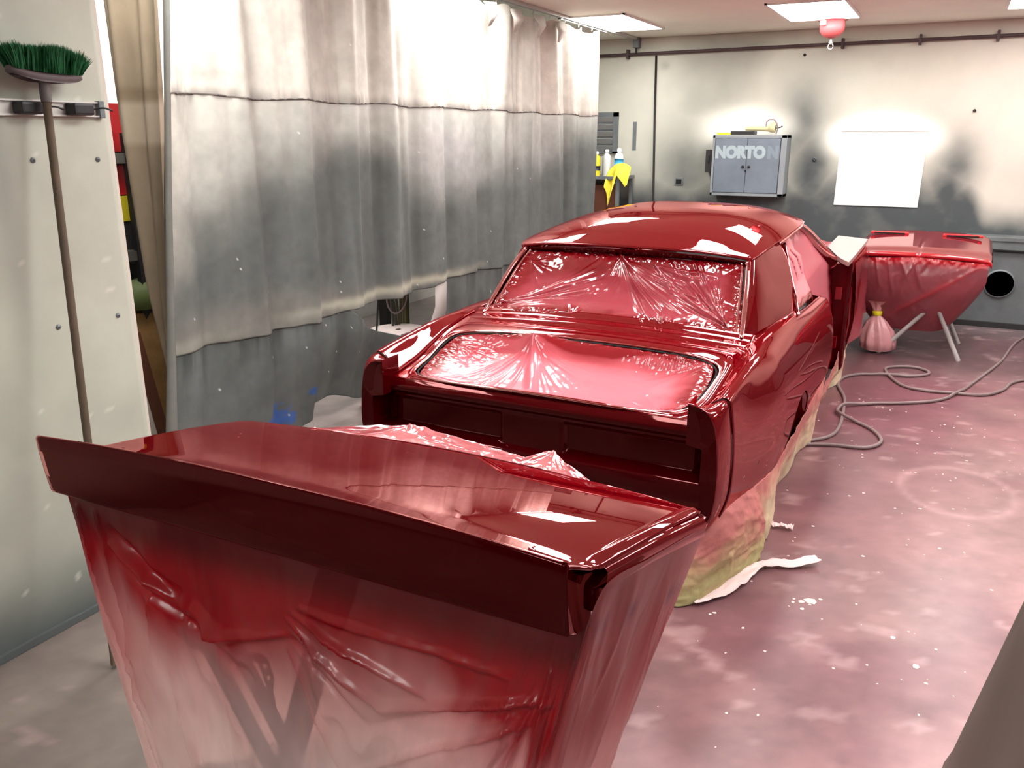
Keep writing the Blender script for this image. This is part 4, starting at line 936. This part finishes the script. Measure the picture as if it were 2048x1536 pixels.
zl = zl+.003*np.exp(-((e-.975)/.008)**2)*sstep(1.2, 1.26, Yl)
grid('skin', np.stack([Xl, Yl, zl], -1), PAINT, lid, flip=False, thick=.006, off=-1)
# spoiler: face, underside, ends
uu = np.linspace(0, 1, 120)[:, None]
prf = np.array([(1.129, 1.031), (1.124, 1.030), (1.121, 1.026), (1.123, .99), (1.130, .93), (1.137, .888), (1.140, .882), (1.147, .878), (1.165, .876), (1.18, .862), (1.195, .850), (1.22, .848)])
X_ = -1.800+1.328*uu
inset = np.array([0, 0, 0, 0, 0, 0, .0, .002, .012, .03, .04, .045])[None]
e = 2*uu-1; X_ = X_*np.ones((1, len(prf)))-inset*e
drop = np.zeros((1, len(prf)))
P = np.stack([X_, np.broadcast_to(prf[:, 0][None], X_.shape), np.broadcast_to(prf[:, 1][None], X_.shape)-.004*(prf[:, 1][None] > 1)+.022*(1-np.abs(e)**2.2)*sstep(.89, 1.02, prf[:, 1])[None]], -1)
grid('spoiler_face', P, PAINT_SHADE, lid, flip=True, thick=.003, off=-1)
for x, s in ((-1.798, -1), (-.474, 1)):
    prof_ = [(1.125, 1.029), (1.123, .99), (1.130, .93), (1.138, .884), (1.165, .877), (1.195, .852), (1.24, .850), (1.24, .955), (1.215, .964), (1.18, .978), (1.15, 1.002)]
    V = [(x+s*d_-(.055 if s > 0 and 0 else 0)*0, yy, zz) for d_ in (0, -.012) for yy, zz in prof_]; n = len(prof_)
    obj('spoiler_end', V, [tuple(range(n)), tuple(range(2*n-1, n-1, -1))]+[(i, n+i, n+(i+1) % n, (i+1) % n) for i in range(n)], PAINT_SHADE, lid, smooth=False)
# side flanges and lower frame of the lid
fl = poly(np.array([(-.452, 1.215, .990), (-.412, 1.40, .970), (-.378, 1.598, .934)]), 20)
grid('side_flange', np.stack([fl+[-.004, 0, 0], fl+[.008, 0, -.004], fl+[.016, 0, -.014], fl+[.014, 0, -.045], fl+[-.01, 0, -.05]]), PAINT, lid)
fl2 = poly(np.array([(-1.685, 1.235, .948), (-1.665, 1.40, .940), (-1.650, 1.56, .932)]), 20)
grid('side_flange', np.stack([fl2, fl2+[-.012, 0, -.008], fl2+[-.010, 0, -.03], fl2+[.01, 0, -.034]]), PAINT, lid)
box('inner_frame', (-1.62, 1.23, .880), (-.46, 1.56, .935), PAINT_SHADE, lid, bev=.01)
# film over the far edge of the lid: two tented peaks
s = np.linspace(0, 1, 260)[:, None]*np.ones((1, 60)); t = np.linspace(0, 1, 60)[None]*np.ones((260, 1))
xn = -1.42+1.05*s; en = (xn+1.01)/.64
zn = .944+.017*(1-np.abs(en)**2.2)-.004
rx = np.array([-1.42, -1.235, -1.0, -.86, -.80, -.745, -.66, -.52, -.375]); rz = np.array([.951, .940, .930, .924, .938, .925, .906, .915, .925])
ry = np.array([1.62, 1.80, 1.78, 1.76, 1.80, 1.76, 1.72, 1.68, 1.61])
zr = np.interp(xn[:, 0], rx, rz)[:, None]; yr = np.interp(xn[:, 0], rx, ry)[:, None]
yn = 1.598+.05*(1-en**2)
k = np.clip(t*1.6, 0, 1)
Yf = yn*(1-k)+yr*k+.04*np.clip(t-.62, 0, 1); sagf = -.020*np.sin(np.pi*k)*sstep(0, .1, s)*sstep(1, .9, s)
Zf = zn*(1-k)+zr*k+sagf-.75*np.clip(t-.62, 0, 1)**1.2*sstep(1.0, .75, s)
segs = []
for px in ((-1.235+1.42)/1.05, (-.80+1.42)/1.05):
    segs += fan(px, .62, 180, 360, 16, .10, .35, .012, .007, int(px*100))
segs += fan(.68, .3, -20, 40, 7, .15, .3, .012, .006, 47)+fan(.45, .4, 150, 210, 7, .15, .3, .012, .006, 48)
Zf = Zf+ridges(s, t, segs)+(fbm(s*30, t*7, 141, 3)-.5)*.009*sstep(0, .12, t)-.004
c = filmcol(s, np.ones_like(s), .35+.9*sstep(.5, .7, s)*sstep(.5, .1, t)+.5*(fbm(s*9, t*4, 142)-.3), pink=(226, 130, 136))
o = grid('lid_edge_film', np.stack([xn, Yf, Zf], -1), FILMG, col=c, thick=.0012); tag(o, 'shiny crumpled red film tented up behind the far edge of the trunk lid', 'masking film')

# stand: two crossed dark legs pairs with sleeves, rails
stand = empty('folding_stand', (-1.37, 1.42, 0), 'dark folding X legged stand under the trunk lid seen through the plastic', 'stand')
for y in (1.33, 1.40):
    for (a_, b_) in (((-1.70, y, .66), (-1.31, y, .0)), ((-1.13, y+.025, .80), (-1.405, y+.025, .0))):
        a_ = np.array(a_); b_ = np.array(b_)
        lg = tube('leg', np.array([b_+(a_-b_)*k for k in np.linspace(0, 1, 6)]), .019, DARK, stand, n=12)
        tube('foam_sleeve', np.array([b_+(a_-b_)*k for k in np.linspace(.66, 1, 5)]), [.030, .034, .034, .034, .030], BLACK, lg, n=14)
for x, z in ((-1.70, .70), (-1.13, .82)):
    tube('top_rail', [(x, 1.27, z), (x, 1.42, z), (x, 1.60, z)], .034, BLACK, stand, n=14)
for y in (1.36, 1.54): tube('riser', [(-1.69, y, .71), (-1.66, y, .80), (-1.60, y, .875)], .016, BLACK, stand, n=10)
# chain
def link(c_, d_, roll):
    a = np.linspace(0, 2*np.pi, 17)[:-1]; d_ = d_/np.linalg.norm(d_); s_ = np.cross(d_, [0, 1, 0.3]); s_ /= np.linalg.norm(s_); q = np.cross(d_, s_)
    s_ = s_*math.cos(roll)+q*math.sin(roll)
    p = np.array([c_+d_*.022*np.cos(k)+s_*.012*np.sin(k) for k in a]); return np.vstack([p, p[:1]])
chn = empty('chain', (-1.45, 1.30, .34), 'short steel chain hanging between the legs of the stand', 'chain')
path = poly(np.array([(-1.66, 1.30, .50), (-1.59, 1.295, .452), (-1.50, 1.29, .447), (-1.42, 1.29, .452), (-1.34, 1.29, .48), (-1.318, 1.29, .44), (-1.32, 1.29, .38), (-1.325, 1.29, .32)]), 17)
for k in range(16): tube('link', link((path[k]+path[k+1])/2, path[k+1]-path[k], (k % 2)*1.3), .0048, CHAIN, chn, n=6, cap=False)

# plastic skirt hanging around the lid
TP = np.array([(-1.60, 1.56, .915), (-1.665, 1.45, .92), (-1.72, 1.28, .90), (-1.782, 1.178, .878), (-1.765, 1.172, .872), (-1.55, 1.176, .868), (-1.30, 1.176, .868), (-1.0, 1.176, .868), (-.70, 1.176, .868), (-.53, 1.176, .868), (-.470, 1.18, .870), (-.436, 1.215, .955), (-.406, 1.35, .945), (-.378, 1.50, .928), (-.362, 1.612, .912)])
BP = np.array([(-1.42, 1.62, .0), (-1.52, 1.50, .0), (-1.63, 1.35, .0), (-1.655, 1.22, .0), (-1.61, 1.17, .0), (-1.45, 1.16, .0), (-1.28, 1.20, .0), (-1.05, 1.20, .0), (-.86, 1.19, .0), (-.74, 1.18, .0), (-.68, 1.18, .0), (-.64, 1.22, .0), (-.62, 1.32, .0), (-.61, 1.42, .0), (-.60, 1.50, .0)])
n = 520; m_ = 170
TPs, BPs = poly(TP, n), poly(BP, n)
# keep the same parameter on both curves
par = np.linspace(0, len(TP)-1, n)
def bypar(Pp):
    P = np.vstack([2*Pp[0]-Pp[1], Pp, 2*Pp[-1]-Pp[-2]]); out = []
    for q in par:
        i = min(int(q), len(Pp)-2); u_ = q-i; a_, b_, c_, d_ = P[i], P[i+1], P[i+2], P[i+3]
        out.append(.5*((2*b_)+(-a_+c_)*u_+(2*a_-5*b_+4*c_-d_)*u_*u_+(-a_+3*b_-3*c_+d_)*u_**3))
    return np.array(out)
TPs, BPs = bypar(TP), bypar(BP)
t = np.linspace(0, 1, m_)[None, :, None]
P = TPs[:, None]*(1-t)+BPs[:, None]*t
tl = t[..., 0]*np.ones((n, 1)); sl = par[:, None]*np.ones((1, m_))
# outward normal in plan
tan = np.gradient(TPs, axis=0); nrm = np.stack([tan[:, 1], -tan[:, 0], 0*tan[:, 0]], -1); nrm /= np.linalg.norm(nrm, axis=1)[:, None]+1e-9
ker = np.hanning(31); ker /= ker.sum()
nrm = np.stack([np.convolve(np.pad(nrm[:, i], 15, 'edge'), ker, 'valid') for i in range(3)], -1)
Xs, Zs = P[..., 0], P[..., 2]
fold = .018*np.sin(sl*5.2+2.2*vn(sl*.7, tl*1.5, 151)+tl*1.5)*tl**.8+.030*(fbm(sl*1.4, tl*1.1, 152, 3)-.5)*sstep(0, .3, tl)+.010*(fbm(sl*5, tl*4, 153, 3)-.5)*sstep(0, .08, tl)*(1-.75*sstep(10.2, 11, sl))
rs = [(-1.76, .84, -1.60, .30, .006, .02, .022), (-1.70, .84, -1.50, .05, .006, .02, .018), (-1.78, .80, -1.68, .20, .006, .015, .016),
      (-1.66, .80, -1.40, .64, .01, .02, -.018), (-1.66, .76, -1.30, .60, .01, .025, .02), (-1.64, .72, -1.25, .52, .01, .02, -.016),
      (-1.40, .60, -1.14, .66, .02, .008, .02), (-1.14, .70, -.90, .56, .006, .016, .020), (-1.14, .66, -.95, .50, .006, .016, -.018), (-1.12, .72, -.75, .62, .006, .018, .02),
      (-.90, .56, -.52, .72, .016, .008, .024), (-.95, .50, -.52, .70, .016, .008, -.016), (-1.10, .74, -.60, .74, .01, .01, .014), (-1.15, .62, -1.0, .36, .008, .014, .015), (-1.0, .36, -.55, .66, .012, .006, .018),
      (-.52, .78, -.66, .0, .006, .016, .024), (-.55, .72, -.80, .0, .006, .018, .02), (-.58, .62, -.95, .05, .006, .016, -.018), (-1.62, .62, -1.62, .02, .006, .012, .014), (-1.50, .5, -1.42, .02, .006, .012, .012)]
front = sstep(3.2, 4.2, sl)*sstep(10.4, 9.6, sl)
rdg = (1-np.abs(2*fbm(sl*2.1+.6*tl, tl*3.2, 157, 3)-1)*2.2).clip(0, 1)**3*.010*sstep(.05, .3, tl)*(1-.6*sstep(10.2, 11, sl))
fold = (fold+rdg+ridges(Xs, Zs, rs)*front*1.1)*sstep(0, .035, tl)
P = P+nrm[:, None]*(fold+.03*np.sin(np.pi*tl)*0)[..., None]
zz = P[..., 2]
side = sstep(10.2, 11, sl)
n1 = fbm(sl*1.6, tl*2.5, 154); n2 = fbm(sl*6, tl*5, 155)
edge_z = .60+.06*np.sin(Xs*6)+(n1-.5)*.22-.06*sstep(-.9, -.6, Xs)
spr = sstep(edge_z-.14, edge_z+.10, zz)*(1-.30*side)
spr = np.clip(spr+.35*np.clip(ridges(Xs, Zs, [(r[0], r[1], r[2], r[3], r[4]*1.3, r[5]*1.3, 1) for r in rs]), 0, 1)*front*sstep(.15, .6, zz)*.6, 0, 1)
pale = mix(np.zeros(sl.shape+(3,))+lin((255, 236, 232)), lin((246, 186, 186)), np.clip(sstep(.15, .75, zz)+(n1-.5), 0, 1))
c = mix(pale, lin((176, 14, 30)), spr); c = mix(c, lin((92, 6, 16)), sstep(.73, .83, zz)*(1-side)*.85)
c = mix(mix(c, lin((205, 96, 104)), side*.5), lin((110, 60, 80)), side*np.exp(-((zz-.82+.25*(P[..., 1]-1.4))/.03)**2)*np.clip(n2*3-1.2, 0, 1)*.7)
al = np.clip(.53+.36*spr+.14*(n2-.5)+.27*side, .42, .97)
c4 = np.concatenate([c*(.92+.16*n2)[..., None], al[..., None]], -1)
o = grid('lid_skirt', P, DRAPE, col=c4); tag(o, 'translucent pink and red plastic sheet hanging from the trunk lid to the floor', 'plastic sheet')

# ------------------------------------------------------------------ hood on its trestle at the back
hood = empty('car_hood', (-.15, 7.75, .75), 'wide red car hood with two slots lying on a trestle near the back wall', 'car part')
nu, nv = 120, 60
u = np.linspace(-1, 1, nu)[:, None]*np.ones((1, nv)); v = np.linspace(0, 1, nv)[None]*np.ones((nu, 1))
hw = .515+.0*v-.02*sstep(.9, 1, v); X_ = -.165+.02*v+u*hw; Y_ = 7.18+1.10*v+.03*(1-u**2)*(v < .5)*0-.04*(u**2)*(1-v)*-1
Z_ = .790+.03*sstep(0, .15, v)+.035*v+.030*(1-np.abs(u)**2.4)-.10*np.clip((-u-.80)/.2, 0, 1)**1.6-.03*np.clip((u-.93)/.07, 0, 1)**2
Z_ = Z_-.012*np.exp(-((u-.02)/.015)**2)*1
HOODM = candy('hood_base_red', (.16, .012, .02), (1, .72, .70), .06, 2.3)
grid('skin', np.stack([X_, Y_, Z_], -1), HOODM, hood, thick=.006, off=-1)
grid('front_edge', np.stack([np.stack([X_[:, 0], Y_[:, 0], Z_[:, 0]+.003], -1), np.stack([X_[:, 0], Y_[:, 0]-.012, Z_[:, 0]-.010], -1), np.stack([X_[:, 0], Y_[:, 0]-.006, Z_[:, 0]-.035], -1)]), M('bright_red_edge', hx(190, 6, 26), .3, coat=1), hood, thick=.003)
for x0 in (-.42, .14):
    bm = bmesh.new(); box_bm(bm, (x0-.15, 7.98, .872), (x0+.15, 8.05, .892), .008); sc_ = bm_obj('vent_scoop', bm, RED, hood)
    box('slot', (x0-.12, 7.975, .876), (x0+.12, 7.982, .887), HOLE, sc_, bev=0)
# film bowl under the hood
s = np.linspace(0, 1, 150)[:, None]*np.ones((1, 70)); t = np.linspace(0, 1, 70)[None]*np.ones((150, 1))
xt = -.66+.99*s; yt = 7.165+.03*(2*s-1)**2
bowl = .19+.24*np.abs(2*s-1.0)**5
zt2 = np.interp(xt[:, 0], [-.68, -.16, .33], [.755, .79, .765])[:, None]*np.ones_like(t)
P = np.stack([xt+(-.14-xt)*.24*t**4, yt+.16*np.sin(np.pi*t*.5)*t-.05*np.sin(np.pi*t), zt2*(1-t)+bowl*t], -1)
segs = [(.12+.09*k, .02, .16+.10*k, .30+.1*(k % 3), .012, .02, .016) for k in range(5)]+[(.95, .05, .30, .85, .02, .04, .012), (.50, .05, .42, .30, .01, .02, .02), (.60, .03, .56, .2, .01, .02, -.02)]
P[..., 1] -= ridges(s, t, segs)*.7+(fbm(s*6, t*3, 161)-.5)*.03+(fbm(s*40, t*20, 162, 3)-.5)*.03*sstep(.10, 0, t)
sp = sstep(.14, .0, t)+.25*fbm(s*5, t*5, 163)+.45*ridges(s, t, [(.95, .05, .30, .85, .02, .05, 1)])
c = filmcol(s, np.ones_like(s), sp, pink=(150, 76, 84), red=(190, 8, 28))
c4 = np.concatenate([c, np.clip(.80+.2*sp, 0, 1)[..., None]], -1)
BOWLM = M('bowl_film', attr=True, rough=.35, coat=.7, coat_rough=.15, alpha='attr', transl=.2, bump=(9, .3))
o = grid('hood_film', P, BOWLM, col=c4); tag(o, 'red tinted plastic film slung like a bowl below the hood', 'masking film')
P2 = P[::3, -1][:, None]+np.array([0, .5, .1])*np.linspace(0, 1, 12)[None, :, None]
# back slope of the bowl
P2 = np.stack([P[::3, -1]*(1-k)+np.stack([X_[0, 0]+.05+.92*s[::3, 0], 0*s[::3, 0]+8.1, 0*s[::3, 0]+.78], -1)*k for k in np.linspace(0, 1, 14)], 1)
o = grid('hood_underfilm', P2, BOWLM, col=np.concatenate([filmcol(P2[..., 0], np.ones(P2.shape[:2]), .3+0*P2[..., 0], pink=(140, 70, 78)), np.full(P2.shape[:2]+(1,), .85)], -1)); tag(o, 'underside of the plastic film sloping up behind the hood bowl', 'masking film')
# tied bundle
a = np.linspace(0, 2*np.pi, 48, endpoint=False); P = []
for z_, r_ in ((.012, .075), (.03, .115), (.10, .12), (.18, .105), (.25, .07), (.300, .028), (.335, .026), (.37, .045), (.42, .085)):
    rr_ = r_*(1+.28*np.sin(a*9+z_*6)*(.3 if r_ > .04 else .1)+.35*(fbm(np.cos(a)*3+7, np.sin(a)*3+z_*7, 165)-.5))
    P.append(np.c_[-.40+.15*(.30-z_)*.6+rr_*np.cos(a)*1.1, 7.26+rr_*np.sin(a)*.8, np.full(48, z_)])
tb = grid('plastic_bundle', np.array(P), M('pale_pink_film', hx(226, 160, 164), .35, coat=.6, coat_rough=.1, bump=(16, .8)), cv=True, cap=True)
tag(tb, 'gathered pink plastic bundle tied with yellow tape, touching the floor under the hood', 'plastic bundle')
lathe('yellow_tie', [(.030, -.02), (.038, -.015), (.038, .015), (.030, .02)], (-.40, 7.26, .318), YEL, tb, n=20)
# trestle
tr = empty('hood_trestle', (-.07, 7.5, 0), 'pale grey angled leg trestle holding up the hood', 'stand')
GL = M('trestle_grey', hx(166, 160, 158), .5)
for y in (7.22, 7.85):
    tube('leg', [(-.36, y, .0), (-.20, y+.01, .19), (.02, y+.03, .45)], .017, GL, tr, n=10)
    tube('leg', [(.225, y, .0), (.13, y+.01, .19), (.0, y+.03, .45)], .017, GL, tr, n=10)
    tube('post', [(0.01, y+.03, .43), (0.01, y+.03, .77)], .017, GL, tr, n=10)
tube('cross_bar', [(.01, 7.25, .44), (.01, 7.9, .44)], .014, GL, tr, n=10)
tube('top_bar', [(-.5, 7.25, .765), (.25, 7.25, .765)], .014, GL, tr, n=10); tube('top_bar', [(-.5, 7.88, .80), (.25, 7.88, .80)], .014, GL, tr, n=10)

# ------------------------------------------------------------------ hose on the floor
F_ = np.array([-math.sin(PSI)*math.cos(PITCH), math.cos(PSI)*math.cos(PITCH), -math.sin(PITCH)]); R_ = np.array([math.cos(PSI), math.sin(PSI), 0]); U_ = np.cross(R_, F_)
hose_floor = [(-.561, 4.636), (-.42, 4.83)]
HA = [(2048,763),(2003,784),(1964,793),(1905,789),(1850,784),(1808,775),(1782,758),(1770,741),(1788,736),(1827,737),(1855,745),(1853,752),(1821,755),(1775,753),(1726,751),(1691,756),(1676,771),(1688,797),(1687,820),(1678,856),(1655,877),(1594,888),(1570,895),(1575,902),(1600,893),(1661,893),(1726,899),(1756,892),(1761,880),(1743,862),(1710,846),(1684,836),(1674,825),(1691,815),(1743,810),(1808,809),(1873,804),(1915,789),(1954,762),(2000,726),(2048,677)]
pts = []
for x_, y_ in HA:   # floor points measured from the photograph
    d_ = F_+R_*(x_-1024)/FPX-U_*(y_-768)/FPX; k_ = -CAMH/d_[2]; pts.append([d_[0]*k_, d_[1]*k_, .011])
pts = np.array(pts); pts = np.vstack([[pts[0, 0]+.6, pts[0, 1]+.35, .011], pts, [pts[-1, 0]+.5, pts[-1, 1]+.7, .011]])
hp = poly(pts, 420)
for i in range(len(hp)):  # lift where it crosses itself
    d_ = np.hypot(*(hp[:i, :2]-hp[i, :2]).T) if i > 14 else np.array([9.])
    if i > 14 and d_[:-14].min() < .03: hp[i, 2] = .032
hp[:, 2] = np.convolve(np.pad(hp[:, 2], 3, 'edge'), np.ones(7)/7, 'valid')
o = tube('air_hose', hp, .0105, HOSE, n=10); tag(o, 'long grey rubber air hose looping across the floor beside the car', 'hose')
# crumbs of dried paint and plaster on the floor
V, Fc = [], []
for k in range(260):
    if k < 7: x_, y_ = [(-.27, 3.02), (-.30, 3.0), (-.33, 2.98), (-.29, 2.95), (-.24, 3.05), (.02, 2.9), (.1, 2.75)][k]; r_ = [.022, .010, .008, .009, .007, .01, .012][k]
    else: x_ = rng.uniform(-.6, 1.1); y_ = rng.uniform(1.4, 6.0); r_ = rng.uniform(.002, .007)
    i0 = len(V); n = 6
    for q in range(n): V.append((x_+r_*math.cos(q*math.pi/3)*rng.uniform(.6, 1.4), y_+r_*math.sin(q*math.pi/3)*rng.uniform(.6, 1.4), .001))
    V.append((x_, y_, .001+r_*.4)); Fc += [(i0+q, i0+(q+1) % n, i0+n) for q in range(n)]
o = obj('paint_crumbs', V, Fc, M('crumb_pink', hx(240, 214, 208), .8), smooth=False); tag(o, 'tiny pale crumbs scattered over the pink floor', 'debris', kind='stuff')

# ------------------------------------------------------------------ covered cart at the right edge
s = np.linspace(0, 1, 110)[:, None]*np.ones((1, 60)); t = np.linspace(0, 1, 60)[None]*np.ones((110, 1))
top = poly(np.array([(.95, 2.0, .76), (.6, 1.98, .765), (.30, 1.93, .76), (.262, 1.88, .755), (.27, 1.6, .75), (.30, 1.2, .75), (.36, .95, .75)]), 110)
bot = poly(np.array([(1.0, 2.35, .01), (.6, 2.33, .01), (.26, 2.30, .01), (.187, 2.24, .01), (.18, 1.8, .01), (.20, 1.2, .01), (.24, .85, .01)]), 110)
P = top[:, None]*(1-t[..., None])+bot[:, None]*t[..., None]
P[..., 0] += .025*np.sin(s*26)*t*sstep(.35, .6, s); P[..., 1] += .02*np.sin(s*20)*t*sstep(.5, .2, s)
COVER = M('cover_grey', hx(98, 88, 80), .65, noise=(1.5, .8, 1.15), bump=(10, .1))
cc = empty('covered_cart', (.6, 1.5, 0), 'grey cloth covered cart at the lower right edge, its cover flaring onto the floor', 'cart')
grid('cover_side', P, COVER, cc, thick=.004)
tt = np.linspace(0, 1, 20)[None, :, None]; P = top[:, None]*(1-tt)+np.array([.9, 1.3, .775])*tt
grid('cover_top', P, COVER, cc, thick=.004)
for x_ in (.45, .9):
    for y_ in (1.1, 1.85): box('leg', (x_-.015, y_-.015, 0), (x_+.015, y_+.015, .74), DARK, cc)
# crate under the orange cap
o = box('grey_crate', (-3.62, 8.30, 0), (-3.38, 8.49, .965), STEEL); tag(o, 'tall grey crate in front of the workbench behind the car roof', 'crate')
bpy.data.objects['orange_cap'].location = (-3.50, 8.40, .967)
